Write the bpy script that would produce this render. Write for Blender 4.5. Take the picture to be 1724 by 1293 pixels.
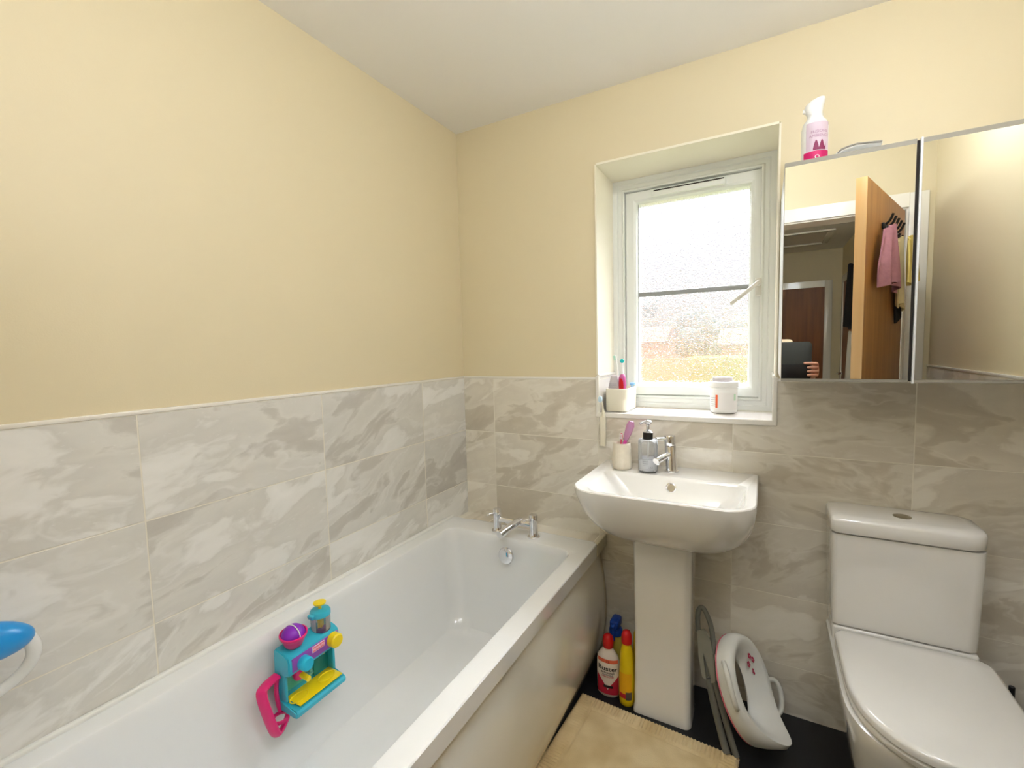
import bpy, bmesh, math, random
from math import sin, cos, pi, radians, sqrt, atan2
from mathutils import Vector, Matrix

for o in list(bpy.data.objects): bpy.data.objects.remove(o)
SC = bpy.context.scene
COL = SC.collection
random.seed(7)

# ------------------------------------------------------------------ camera
cam_d = bpy.data.cameras.new('camera'); cam = bpy.data.objects.new('camera', cam_d); COL.objects.link(cam)
cam_d.sensor_fit = 'HORIZONTAL'; cam_d.sensor_width = 36.0; cam_d.lens = 766.2138/1724*36.0
cam_d.clip_start = 0.01; cam_d.clip_end = 400
YAW, PIT, ROL = radians(-29.0784), radians(-4.2209), radians(-1.3754)
def cam_axes():
    # same convention as the measurements: yaw 0 looks along +y, negative yaw turns left
    cy, sy, cp, sp, cr, sr = cos(YAW), sin(YAW), cos(PIT), sin(PIT), cos(ROL), sin(ROL)
    f = Vector((sy*cp, cy*cp, sp)); r = Vector((cy, -sy, 0)); u = r.cross(f)
    return cr*r+sr*u, -sr*r+cr*u, f
_r, _u, _f = cam_axes()
CAMP = Vector((1.2659, -1.8019, 1.3176))
M = Matrix((( _r.x, _u.x, -_f.x, CAMP.x), (_r.y, _u.y, -_f.y, CAMP.y), (_r.z, _u.z, -_f.z, CAMP.z), (0, 0, 0, 1)))
cam.matrix_world = M
SC.camera = cam

# ------------------------------------------------------------------ world: overcast sky
W = bpy.data.worlds.new('overcast_sky'); SC.world = W; W.use_nodes = True
nt = W.node_tree; nt.nodes.clear()
tc = nt.nodes.new('ShaderNodeTexCoord'); sx = nt.nodes.new('ShaderNodeSeparateXYZ')
rp = nt.nodes.new('ShaderNodeValToRGB'); bg = nt.nodes.new('ShaderNodeBackground'); wo = nt.nodes.new('ShaderNodeOutputWorld')
nt.links.new(tc.outputs['Generated'], sx.inputs[0]); nt.links.new(sx.outputs['Z'], rp.inputs[0])
rp.color_ramp.elements[0].position = 0.0; rp.color_ramp.elements[0].color = (0.47, 0.47, 0.48, 1)
rp.color_ramp.elements[1].position = 0.9; rp.color_ramp.elements[1].color = (6.5, 6.8, 7.4, 1)
e = rp.color_ramp.elements.new(0.26); e.color = (0.47, 0.47, 0.485, 1)
e = rp.color_ramp.elements.new(0.45); e.color = (4.2, 4.35, 4.6, 1)
nt.links.new(rp.outputs[0], bg.inputs['Color']); bg.inputs['Strength'].default_value = 1.0
nt.links.new(bg.outputs[0], wo.inputs['Surface'])

# the bright cloud cover beyond the window
sun_d = bpy.data.lights.new('bright_cloud', 'SUN'); sun_d.energy = 7.5; sun_d.angle = radians(50); sun_d.color = (0.90, 0.95, 1.0)
sun = bpy.data.objects.new('bright_cloud', sun_d); COL.objects.link(sun)
sun.rotation_euler = Vector((-0.15, -1.0, -1.0)).to_track_quat('-Z', 'Y').to_euler()
LAMP_E = 5.6       # added fill globes under the bathroom ceiling
WALL_E = 8.0         # added fill lamp on the door wall
HALL_E = 36.0        # added fill globe in the hall

SC.view_settings.view_transform = 'Standard'; SC.view_settings.look = 'None'
SC.view_settings.exposure = 0.95; SC.view_settings.gamma = 1.0; SC.view_settings.use_curve_mapping = False

# ------------------------------------------------------------------ materials
def srgb(r, g, b):
    f = lambda c: (c/255/12.92) if c/255 <= 0.04045 else ((c/255+0.055)/1.055)**2.4
    return (f(r), f(g), f(b), 1)
def mat(name, col=(200, 200, 200), rough=0.5, metal=0.0, coat=0.0, spec=0.5, emis=None, est=0.0, trans=0.0, alpha=1.0, ior=1.45, noise=0.0, nscale=40, bump=0.0, sss=0.0):
    m = bpy.data.materials.new(name); m.use_nodes = True
    n = m.node_tree.nodes; l = m.node_tree.links; b = n['Principled BSDF']
    b.inputs['Base Color'].default_value = srgb(*col); b.inputs['Roughness'].default_value = rough
    b.inputs['Metallic'].default_value = metal; b.inputs['Coat Weight'].default_value = coat
    b.inputs['Coat Roughness'].default_value = 0.05
    b.inputs['Specular IOR Level'].default_value = spec; b.inputs['IOR'].default_value = ior
    b.inputs['Transmission Weight'].default_value = trans; b.inputs['Alpha'].default_value = alpha
    if emis: b.inputs['Emission Color'].default_value = srgb(*emis); b.inputs['Emission Strength'].default_value = est
    if sss: b.inputs['Subsurface Weight'].default_value = sss
    tcn = n.new('ShaderNodeTexCoord')
    nz = n.new('ShaderNodeTexNoise'); nz.inputs['Scale'].default_value = nscale; nz.inputs['Detail'].default_value = 4
    l.new(tcn.outputs['Object'], nz.inputs['Vector'])
    mx = n.new('ShaderNodeMix'); mx.data_type = 'RGBA'; mx.blend_type = 'MULTIPLY'
    mx.inputs[0].default_value = 1.0
    mr = n.new('ShaderNodeMapRange'); l.new(nz.outputs['Fac'], mr.inputs[0])
    mr.inputs[3].default_value = 1-max(noise, 0.008); mr.inputs[4].default_value = 1.0
    mx.inputs[6].default_value = srgb(*col); l.new(mr.outputs[0], mx.inputs[7]); l.new(mx.outputs[2], b.inputs['Base Color'])
    if bump:
        bp = n.new('ShaderNodeBump'); bp.inputs['Strength'].default_value = bump; bp.inputs['Distance'].default_value = 0.002
        l.new(nz.outputs['Fac'], bp.inputs['Height']); l.new(bp.outputs[0], b.inputs['Normal'])
    return m

PAINT = mat('cream_wall_paint', (226, 213, 179), 0.55, noise=0.015, nscale=300, bump=0.08)
CEILP = mat('ceiling_paint', (249, 247, 243), 0.7, noise=0.01, nscale=200)
REVEAL = mat('reveal_paint', (245, 238, 218), 0.5)
TRIMW = mat('white_trim', (240, 236, 226), 0.25, coat=0.3)
UPVC = mat('white_upvc', (232, 234, 228), 0.3, coat=0.2)
ACRY = mat('white_acrylic', (238, 239, 238), 0.12, coat=0.8)
PANELM = mat('white_bath_panel', (232, 228, 214), 0.14, coat=0.6)
CERAM = mat('white_ceramic', (240, 238, 233), 0.10, coat=0.8)
CHROME = mat('chrome', (235, 235, 238), 0.06, metal=1.0)
MIRROR = mat('mirror_glass', (232, 234, 230), 0.0, metal=1.0)
CABW = mat('white_cabinet', (232, 234, 236), 0.3)
CABG = mat('grey_door_edge', (150, 146, 134), 0.35)
BLACKF = mat('black_floor_vinyl', (30, 30, 33), 0.45, noise=0.3, nscale=60)
MATM = None
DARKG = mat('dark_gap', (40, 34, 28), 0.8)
PLW = mat('white_plastic', (240, 240, 236), 0.3)
PLCREAM = mat('cream_plastic', (236, 230, 208), 0.35)
TEAL = mat('teal_plastic', (52, 182, 208), 0.3, coat=0.3)
TEALG = mat('sea_green_plastic', (86, 205, 196), 0.35)
TEALD = mat('dark_teal_plastic', (20, 140, 140), 0.4)
PINK = mat('hot_pink_plastic', (232, 22, 120), 0.3, coat=0.3)
PURP = mat('purple_plastic', (140, 40, 190), 0.35)
LILAC = mat('violet_panel', (150, 80, 180), 0.4)
YEL = mat('yellow_plastic', (246, 216, 20), 0.3, coat=0.3)
BLUEP = mat('blue_plastic', (30, 150, 225), 0.3, coat=0.3)
NAVY = mat('navy_blue_plastic', (20, 70, 170), 0.35)
REDP = mat('red_plastic', (205, 20, 25), 0.35)
REDL = mat('red_label', (200, 40, 50), 0.5)
BLACKP = mat('black_plastic', (18, 18, 20), 0.3)
INK = mat('black_ink', (40, 36, 36), 0.6)
GREYINK = mat('grey_ink', (120, 120, 128), 0.6)
WOOD = None
ORANGE = mat('orange_label', (225, 95, 40), 0.5)
STONE = mat('marble_cup', (236, 226, 206), 0.45, noise=0.25, nscale=35)
GREYP = mat('grey_plastic_frame', (112, 112, 104), 0.45, noise=0.15, nscale=80)
SKIN = mat('skin', (226, 170, 145), 0.5, sss=0.1)
TOWELP = mat('pink_towel', (178, 122, 132), 0.95, noise=0.35, nscale=60, bump=0.6)
TOWELY = mat('yellow_cloth', (222, 198, 112), 0.95, noise=0.3, nscale=40, bump=0.5)
TOWELC = mat('cream_cloth', (238, 220, 170), 0.95, noise=0.2, nscale=40, bump=0.5)
DARKC = mat('dark_cloth', (38, 34, 34), 0.95, noise=0.3, nscale=50)
WHITEC = mat('white_cloth', (225, 222, 214), 0.9, noise=0.1, nscale=40)
TABLET = mat('dark_grey_case', (70, 74, 72), 0.5)
TABLETB = mat('black_case_flap', (26, 26, 27), 0.5)
CARPET = mat('beige_carpet', (170, 155, 135), 0.95, noise=0.3, nscale=400)
CLEAR = None

def wood(name, c1, c2, scale=1.0):
    m = bpy.data.materials.new(name); m.use_nodes = True; n = m.node_tree.nodes; l = m.node_tree.links; b = n['Principled BSDF']
    t = n.new('ShaderNodeTexCoord'); mp = n.new('ShaderNodeMapping'); mp.inputs['Scale'].default_value = (14*scale, 14*scale, 0.9*scale)
    nz = n.new('ShaderNodeTexNoise'); nz.inputs['Scale'].default_value = 2.2; nz.inputs['Detail'].default_value = 6
    r = n.new('ShaderNodeValToRGB'); r.color_ramp.elements[0].color = srgb(*c1); r.color_ramp.elements[1].color = srgb(*c2)
    r.color_ramp.elements[0].position = 0.3; r.color_ramp.elements[1].position = 0.7
    l.new(t.outputs['Object'], mp.inputs[0]); l.new(mp.outputs[0], nz.inputs['Vector']); l.new(nz.outputs['Fac'], r.inputs[0]); l.new(r.outputs[0], b.inputs['Base Color'])
    b.inputs['Roughness'].default_value = 0.45
    return m
WOOD = wood('oak_veneer', (176, 122, 58), (150, 98, 38))
WOODL = wood('light_oak_edge', (246, 214, 164), (222, 160, 88), .35)
WOODD = wood('brown_door_veneer', (150, 92, 40), (128, 74, 30))

def glassmat(name, tint=(245, 245, 245), rough=0.02, alpha=0.25):
    m = bpy.data.materials.new(name); m.use_nodes = True; n = m.node_tree.nodes; l = m.node_tree.links; n.clear()
    o = n.new('ShaderNodeOutputMaterial'); mx = n.new('ShaderNodeMixShader'); tr = n.new('ShaderNodeBsdfTransparent'); g = n.new('ShaderNodeBsdfPrincipled')
    tr.inputs[0].default_value = srgb(*tint); g.inputs['Base Color'].default_value = srgb(*tint); g.inputs['Roughness'].default_value = rough
    fr = n.new('ShaderNodeFresnel'); fr.inputs[0].default_value = 1.45
    ad = n.new('ShaderNodeMath'); ad.operation = 'ADD'; ad.use_clamp = True; ad.inputs[1].default_value = alpha
    l.new(fr.outputs[0], ad.inputs[0]); l.new(ad.outputs[0], mx.inputs[0]); l.new(tr.outputs[0], mx.inputs[1]); l.new(g.outputs[0], mx.inputs[2]); l.new(mx.outputs[0], o.inputs[0])
    return m
CLEAR = glassmat('clear_plastic', (250, 251, 252), 0.05, 0.05)
CLEARP = glassmat('clear_pink_plastic', (240, 190, 225), 0.1, 0.45)
CLEARB = glassmat('frosted_plastic', (232, 226, 228), 0.3, 0.55)

def obscure():
    # pebbled privacy glass
    m = bpy.data.materials.new('pebbled_privacy_glass'); m.use_nodes = True; n = m.node_tree.nodes; l = m.node_tree.links; n.clear()
    o = n.new('ShaderNodeOutputMaterial'); mx = n.new('ShaderNodeMixShader'); tr = n.new('ShaderNodeBsdfTransparent'); rf = n.new('ShaderNodeBsdfRefraction')
    t = n.new('ShaderNodeTexCoord')
    n1 = n.new('ShaderNodeTexNoise'); n1.inputs['Scale'].default_value = 115; n1.inputs['Detail'].default_value = 1.5; n1.inputs['Distortion'].default_value = 1.4
    l.new(t.outputs['Object'], n1.inputs['Vector'])
    r1 = n.new('ShaderNodeMapRange'); r1.inputs[1].default_value = 0.50; r1.inputs[2].default_value = 0.58; r1.inputs[3].default_value = 0.42; r1.inputs[4].default_value = 0.90
    l.new(n1.outputs['Fac'], r1.inputs[0])
    bp = n.new('ShaderNodeBump'); bp.inputs['Strength'].default_value = 1.0; bp.inputs['Distance'].default_value = 0.0045
    n2 = n.new('ShaderNodeTexNoise'); n2.inputs['Scale'].default_value = 120; n2.inputs['Detail'].default_value = 1; n2.inputs['Distortion'].default_value = 1.2
    l.new(t.outputs['Object'], n2.inputs['Vector']); l.new(n2.outputs['Fac'], bp.inputs['Height']); l.new(bp.outputs[0], rf.inputs['Normal'])
    rf.inputs['Roughness'].default_value = 0.13; rf.inputs['IOR'].default_value = 1.33; rf.inputs['Color'].default_value = (0.97, 0.97, 0.97, 1)
    l.new(r1.outputs[0], mx.inputs[0]); l.new(tr.outputs[0], mx.inputs[1]); l.new(rf.outputs[0], mx.inputs[2]); l.new(mx.outputs[0], o.inputs[0])
    return m
OBSC = obscure()

def tilemat(name, axis, off, zt=1.19, T=0.502, H=0.252, base=((196, 191, 182), (225, 222, 214), (243, 241, 236)), seed=0.0):
    # marble look ceramic tiles, running bond free grid; axis = 'X' or 'Y' the horizontal direction of the wall
    m = bpy.data.materials.new(name); m.use_nodes = True; n = m.node_tree.nodes; l = m.node_tree.links; b = n['Principled BSDF']
    g = n.new('ShaderNodeNewGeometry'); s = n.new('ShaderNodeSeparateXYZ'); l.new(g.outputs['Position'], s.inputs[0])
    def mth(op, a, bb=None, c=None):
        k = n.new('ShaderNodeMath'); k.operation = op
        for i, v in enumerate((a, bb, c)):
            if v is None: continue
            if isinstance(v, (int, float)): k.inputs[i].default_value = v
            else: l.new(v, k.inputs[i])
        return k.outputs[0]
    u = mth('DIVIDE', mth('SUBTRACT', s.outputs[axis], off), T); v = mth('DIVIDE', mth('SUBTRACT', zt, s.outputs['Z']), H)
    iu, iv = mth('FLOOR', u), mth('FLOOR', v); fu, fv = mth('FRACT', u), mth('FRACT', v)
    eu = mth('MULTIPLY', mth('MINIMUM', fu, mth('SUBTRACT', 1.0, fu)), T); ev = mth('MULTIPLY', mth('MINIMUM', fv, mth('SUBTRACT', 1.0, fv)), H)
    e = mth('MINIMUM', eu, ev)
    mask = n.new('ShaderNodeMapRange'); mask.inputs[1].default_value = 0.0011; mask.inputs[2].default_value = 0.0019; l.new(e, mask.inputs[0])   # 1 = tile
    cid = n.new('ShaderNodeCombineXYZ'); l.new(iu, cid.inputs[0]); l.new(iv, cid.inputs[1]); cid.inputs[2].default_value = seed+0.5
    wn = n.new('ShaderNodeTexWhiteNoise'); l.new(cid.outputs[0], wn.inputs['Vector'])
    sc = n.new('ShaderNodeVectorMath'); sc.operation = 'SCALE'; sc.inputs['Scale'].default_value = 30.0; l.new(wn.outputs['Color'], sc.inputs[0])
    # tilt the veins differently on every tile
    cc = n.new('ShaderNodeCombineXYZ')
    ux = mth('MULTIPLY', fu, T); vz = mth('MULTIPLY', fv, H)
    sw = n.new('ShaderNodeSeparateXYZ'); l.new(wn.outputs['Color'], sw.inputs[0])
    tilt = mth('MULTIPLY', mth('SUBTRACT', sw.outputs[0], 0.25), 0.7)
    l.new(ux, cc.inputs[0]); l.new(mth('ADD', vz, mth('MULTIPLY', ux, tilt)), cc.inputs[1])
    ad = n.new('ShaderNodeVectorMath'); ad.operation = 'ADD'; l.new(cc.outputs[0], ad.inputs[0]); l.new(sc.outputs[0], ad.inputs[1])
    mp = n.new('ShaderNodeMapping'); mp.inputs['Scale'].default_value = (3.2, 7.0, 3.0); l.new(ad.outputs[0], mp.inputs[0])
    # warp
    w = n.new('ShaderNodeTexNoise'); w.inputs['Scale'].default_value = 0.8; w.inputs['Detail'].default_value = 3.5; l.new(mp.outputs[0], w.inputs['Vector'])
    wv = n.new('ShaderNodeVectorMath'); wv.operation = 'MULTIPLY_ADD'; l.new(w.outputs['Color'], wv.inputs[0]); wv.inputs[1].default_value = (2.4, 2.4, 2.4); l.new(mp.outputs[0], wv.inputs[2])
    nz = n.new('ShaderNodeTexNoise'); nz.inputs['Scale'].default_value = 0.75; nz.inputs['Detail'].default_value = 7; nz.inputs['Roughness'].default_value = 0.52
    l.new(wv.outputs[0], nz.inputs['Vector'])
    r = n.new('ShaderNodeValToRGB'); cr = r.color_ramp; cr.elements[0].position = 0.30; cr.elements[0].color = srgb(*base[0]); cr.elements[1].position = 0.72; cr.elements[1].color = srgb(*base[2])
    for pp, c in ((0.42, tuple(int(a*.6+bb*.4) for a, bb in zip(base[0], base[1]))), (0.455, base[1]), (0.56, tuple(int(a*.75+bb*.25) for a, bb in zip(base[1], base[0]))), (0.60, tuple(int(a*.4+bb*.6) for a, bb in zip(base[1], base[2])))):
        k = cr.elements.new(pp); k.color = srgb(*c)
    l.new(nz.outputs['Fac'], r.inputs[0])
    # thin pale veins
    vn = n.new('ShaderNodeTexNoise'); vn.inputs['Scale'].default_value = 0.55; vn.inputs['Detail'].default_value = 5; l.new(wv.outputs[0], vn.inputs['Vector'])
    vv = mth('ABSOLUTE', mth('SUBTRACT', vn.outputs['Fac'], 0.5)); vm = n.new('ShaderNodeMapRange'); vm.inputs[1].default_value = 0.004; vm.inputs[2].default_value = 0.022; vm.inputs[3].default_value = 0.3; vm.inputs[4].default_value = 0.0; l.new(vv, vm.inputs[0])
    # small pits and crystals
    cn = n.new('ShaderNodeTexNoise'); cn.inputs['Scale'].default_value = 14; cn.inputs['Detail'].default_value = 3; l.new(mp.outputs[0], cn.inputs['Vector'])
    cm = n.new('ShaderNodeMapRange'); cm.inputs[1].default_value = 0.66; cm.inputs[2].default_value = 0.74; cm.inputs[3].default_value = 0.0; cm.inputs[4].default_value = 0.3; l.new(cn.outputs['Fac'], cm.inputs[0])
    m1 = n.new('ShaderNodeMix'); m1.data_type = 'RGBA'; l.new(mth('MAXIMUM', vm.outputs[0], cm.outputs[0]), m1.inputs[0]); l.new(r.outputs[0], m1.inputs[6]); m1.inputs[7].default_value = srgb(*base[2])
    bright = mth('ADD', 0.93, mth('MULTIPLY', sw.outputs[2], 0.10))
    m3 = n.new('ShaderNodeMix'); m3.data_type = 'RGBA'; m3.blend_type = 'MULTIPLY'; m3.inputs[0].default_value = 1.0
    l.new(m1.outputs[2], m3.inputs[6]); l.new(bright, m3.inputs[7])
    m2 = n.new('ShaderNodeMix'); m2.data_type = 'RGBA'; l.new(mask.outputs[0], m2.inputs[0]); m2.inputs[6].default_value = srgb(236, 230, 214); l.new(m3.outputs[2], m2.inputs[7])
    l.new(m2.outputs[2], b.inputs['Base Color'])
    rr = n.new('ShaderNodeMapRange'); l.new(mask.outputs[0], rr.inputs[0]); rr.inputs[3].default_value = 0.7; rr.inputs[4].default_value = 0.16
    l.new(rr.outputs[0], b.inputs['Roughness'])
    bp = n.new('ShaderNodeBump'); bp.inputs['Strength'].default_value = 0.5; bp.inputs['Distance'].default_value = 0.0015; l.new(mask.outputs[0], bp.inputs['Height'])
    b2 = n.new('ShaderNodeBump'); b2.inputs['Strength'].default_value = 0.05; b2.inputs['Distance'].default_value = 0.004; l.new(nz.outputs['Fac'], b2.inputs['Height']); l.new(bp.outputs[0], b2.inputs['Normal'])
    l.new(b2.outputs[0], b.inputs['Normal'])
    return m
TILE_L = tilemat('marble_tiles_left', 'Y', -0.3077, seed=1.0)
TILE_B = tilemat('marble_tiles_back', 'X', 0.1658, seed=4.0, base=((202, 192, 173), (232, 225, 209), (247, 242, 230)))
TILE_R = tilemat('marble_tiles_right', 'Y', -0.24, seed=9.0, base=((202, 192, 173), (232, 225, 209), (247, 242, 230)))
TILE_D = tilemat('marble_tiles_entry', 'X', 0.1, seed=12.0)

# ------------------------------------------------------------------ mesh helpers
def BM(): return bmesh.new()
def box(bm, x0, x1, y0, y1, z0, z1, bev=0.0, seg=2, mi=0):
    r = bmesh.ops.create_cube(bm, size=1.0)
    vs = r['verts']
    for v in vs:
        v.co = Vector((x0+(v.co.x+.5)*(x1-x0), y0+(v.co.y+.5)*(y1-y0), z0+(v.co.z+.5)*(z1-z0)))
    fs = set(f for v in vs for f in v.link_faces)
    for f in fs: f.material_index = mi
    if bev > 0:
        es = list(set(e for v in vs for e in v.link_edges))
        bmesh.ops.bevel(bm, geom=es, offset=bev, segments=seg, profile=0.5, affect='EDGES')
    return bm
def loft(bm, rings, cap0=True, cap1=True, mi=0, closed=True):
    rs = [[bm.verts.new(p) for p in r] for r in rings]
    n = len(rs[0])
    for a, b in zip(rs, rs[1:]):
        for i in range(n if closed else n-1):
            j = (i+1) % n
            try:
                f = bm.faces.new((a[i], a[j], b[j], b[i])); f.material_index = mi
            except ValueError: pass
    if cap0: f = bm.faces.new(list(reversed(rs[0]))); f.material_index = mi
    if cap1: f = bm.faces.new(rs[-1]); f.material_index = mi
    return bm
def frame(axis):
    a = Vector(axis).normalized(); t = Vector((0, 0, 1)) if abs(a.z) < 0.9 else Vector((1, 0, 0))
    x = t.cross(a).normalized(); y = a.cross(x); return x, y, a
def lathe(bm, prof, c=(0, 0, 0), axis=(0, 0, 1), seg=32, mi=0, cap0=True, cap1=True, sx=1.0, sy=1.0):
    x, y, a = frame(axis); c = Vector(c)
    if tuple(axis) == (0, 0, 1): x, y = Vector((1, 0, 0)), Vector((0, 1, 0))
    rings = [[c+a*z+x*(r*sx*cos(2*pi*i/seg))+y*(r*sy*sin(2*pi*i/seg)) for i in range(seg)] for r, z in prof]
    return loft(bm, rings, cap0, cap1, mi)
def cyl(bm, p0, p1, r, r1=None, seg=24, mi=0):
    p0, p1 = Vector(p0), Vector(p1); d = p1-p0; L = d.length; r1 = r if r1 is None else r1
    b = min(0.15*min(r, r1), L*0.2)
    return lathe(bm, [(r-b, 0), (r, b), (r1, L-b), (r1-b, L)], p0, d/L, seg, mi)
def tube(bm, pts, r, seg=12, closed=False, mi=0, flat=1.0):
    pts = [Vector(p) for p in pts]; n = len(pts); rings = []
    up = None
    for i in range(n):
        a = pts[(i-1) % n] if (closed or i > 0) else pts[i]; b = pts[(i+1) % n] if (closed or i < n-1) else pts[i]
        t = (b-a).normalized()
        if up is None:
            up = Vector((0, 0, 1)) if abs(t.z) < .9 else Vector((1, 0, 0))
        x = (up-t*up.dot(t))
        if x.length < 1e-5: x = frame(t)[0]
        x.normalize(); up = x; y = t.cross(x)
        rr = r[i] if isinstance(r, (list, tuple)) else r
        rings.append([pts[i]+x*(rr*cos(2*pi*k/seg))+y*(rr*flat*sin(2*pi*k/seg)) for k in range(seg)])
    if closed:
        rings.append(rings[0])
        # reuse first ring verts
        rs = [[bm.verts.new(p) for p in r_] for r_ in rings[:-1]]; rs.append(rs[0])
        for a, b in zip(rs, rs[1:]):
            for i in range(seg):
                j = (i+1) % seg; f = bm.faces.new((a[i], a[j], b[j], b[i])); f.material_index = mi
        return bm
    return loft(bm, rings, mi=mi)
def rr(x0, x1, y0, y1, z, r, n=8):
    # rounded rectangle ring, counter clockwise from the back-right corner; r = one radius or (br, bl, fl, fr)
    if not isinstance(r, (tuple, list)): r = (r,)*4
    out = []
    for (cx, cy, sx_, sy_, a0, rad) in ((x1, y1, -1, -1, 0, r[0]), (x0, y1, 1, -1, 90, r[1]), (x0, y0, 1, 1, 180, r[2]), (x1, y0, -1, 1, 270, r[3])):
        ox, oy = cx+sx_*rad, cy+sy_*rad
        for k in range(n+1):
            a = radians(a0+90*k/n); out.append((ox+rad*cos(a), oy+rad*sin(a), z))
    return out
def subdiv_path(pts, k=6):
    # catmull-rom
    P = [Vector(p) for p in pts]; out = []
    for i in range(len(P)-1):
        p0 = P[max(i-1, 0)]; p1 = P[i]; p2 = P[i+1]; p3 = P[min(i+2, len(P)-1)]
        for j in range(k):
            t = j/k
            out.append(0.5*((2*p1)+(-p0+p2)*t+(2*p0-5*p1+4*p2-p3)*t*t+(-p0+3*p1-3*p2+p3)*t**3))
    out.append(P[-1]); return out
def finish(bm, name, ms, parent=None, smooth=True, ang=32, M_=None):
    if M_ is not None: bmesh.ops.transform(bm, matrix=M_, verts=bm.verts)
    bmesh.ops.recalc_face_normals(bm, faces=bm.faces)
    if smooth:
        for f in bm.faces: f.smooth = True
        for e in bm.edges:
            if len(e.link_faces) == 2 and e.calc_face_angle(0) > radians(ang): e.smooth = False
    me = bpy.data.meshes.new(name); bm.to_mesh(me); bm.free()
    for m in (ms if isinstance(ms, (list, tuple)) else [ms]): me.materials.append(m)
    o = bpy.data.objects.new(name, me); COL.objects.link(o)
    if parent is not None:
        o.parent = parent
        o.matrix_parent_inverse = MW.get(parent.name, Matrix.Identity(4)).inverted()
    return o
MW = {}
def empty(name, loc=(0, 0, 0), M_=None):
    o = bpy.data.objects.new(name, None); COL.objects.link(o); o.empty_display_size = 0.05
    mw = M_ if M_ is not None else Matrix.Translation(Vector(loc)); o.matrix_world = mw; MW[o.name] = mw.copy()
    return o
def tag(o, label, cat, group=None):
    o['label'] = label; o['category'] = cat
    if group: o['group'] = group
    return o
def struct(o): o['kind'] = 'structure'; return o
def thing(name, label, cat, loc=(0, 0, 0), group=None): return tag(empty(name, loc), label, cat, group)
def text_bm(s, size, ext=0.0004, cx=True):
    cu = bpy.data.curves.new('t', 'FONT'); cu.body = s; cu.size = size; cu.extrude = ext; cu.resolution_u = 3
    if cx: cu.align_x = 'CENTER'; cu.align_y = 'CENTER'
    o = bpy.data.objects.new('t', cu); COL.objects.link(o)
    dg = bpy.context.evaluated_depsgraph_get(); dg.update(); me = bpy.data.meshes.new_from_object(o.evaluated_get(dg))
    bm = BM(); bm.from_mesh(me); bpy.data.objects.remove(o); bpy.data.curves.remove(cu); bpy.data.meshes.remove(me)
    return bm
def wrap(bm, c, rx, ry, z0, ang0, off=0.0006, bold=1.0):
    # wrap flat lettering (x along, y up) around an elliptical bottle; ang0 = direction it faces
    for v in bm.verts:
        a = ang0+v.co.x*bold/((rx+ry)/2); k = v.co.z+off
        v.co = Vector((c[0]+(rx+k)*cos(a), c[1]+(ry+k)*sin(a), z0+v.co.y))
    return bm
def patch(c, rx, ry, z0, z1, a0, a1, off=0.0005, n=16, shape=None, thick=0.0003):
    # a label patch hugging an elliptical bottle
    bm = BM(); rings = []
    for k in (off, off+thick):
        for zz in (0, 1):
            pass
    cols = []
    for i in range(n+1):
        t = i/n; a = a0+(a1-a0)*t; lo, hi = (z0, z1) if shape is None else shape(t)
        cols.append([bm.verts.new((c[0]+(rx+k)*cos(a), c[1]+(ry+k)*sin(a), z)) for k, z in ((off, lo), (off, hi), (off+thick, hi), (off+thick, lo))])
    for a, b in zip(cols, cols[1:]):
        for i in range(4): bm.faces.new((a[i], a[(i+1) % 4], b[(i+1) % 4], b[i]))
    bm.faces.new(cols[0]); bm.faces.new(list(reversed(cols[-1])))
    return bm

# ================================================================== SETTING
RX = 1.955      # right wall
YD = -1.80      # door wall face
ZC = 2.326; ZT = 1.19
# floor
struct(finish(box(BM(), -0.2, RX+0.2, YD-0.12, 0.4, -0.12, 0.0), 'floor', BLACKF, smooth=False))
struct(finish(box(BM(), -0.2, RX+0.2, YD-0.12, 0.4, ZC, ZC+0.1), 'ceiling', CEILP, smooth=False))
# left wall
wl = struct(finish(box(BM(), -0.2, -0.006, YD-0.12, 0.4, 0, ZC), 'wall_left', PAINT, smooth=False))
finish(box(BM(), -0.006, 0.0, YD, 0.0, 0, ZT), 'tiles', TILE_L, wl, smooth=False)
finish(box(BM(), -0.006, 0.0025, YD, -0.0005, ZT, ZT+0.010, 0.002), 'tile_trim', TRIMW, wl)
# back wall with the window hole
WX0, WX1, WZ0, WZ1, WY = 0.668, 1.297, 1.049, 2.043, 0.23
bm = BM()
for a in ((-0.006, WX0-.004, 0, ZC), (WX1+.004, RX+0.1, 0, ZC), (WX0-.004, WX1+.004, 0, WZ0-.02), (WX0-.004, WX1+.004, WZ1+.007, ZC)):
    box(bm, a[0], a[1], 0.006, 0.33, a[2], a[3])
wb = struct(finish(bm, 'wall_back', PAINT, smooth=False))
bm = BM()
box(bm, 0.0, WX0-.006, 0.0, 0.006, 0, ZT); box(bm, WX1+.006, RX, 0.0, 0.006, 0, ZT); box(bm, WX0-.006, WX1+.006, 0.0, 0.006, 0, WZ0-.012)
finish(bm, 'tiles', TILE_B, wb, smooth=False)
bm = BM()
box(bm, 0.0005, WX0-.006, -0.0025, 0.006, ZT, ZT+0.010, 0.002); box(bm, WX1+.006, RX, -0.0025, 0.006, ZT, ZT+0.010, 0.002)
finish(bm, 'tile_trim', TRIMW, wb)
# right wall
wr = struct(finish(box(BM(), RX+.006, RX+0.2, YD-.12, 0.4, 0, ZC), 'wall_right', PAINT, smooth=False))
finish(box(BM(), RX, RX+.006, YD, 0.0, 0, ZT), 'tiles', TILE_R, wr, smooth=False)
finish(box(BM(), RX-.0025, RX+.006, YD, -.001, ZT, ZT+.010, .002), 'tile_trim', TRIMW, wr)
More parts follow.
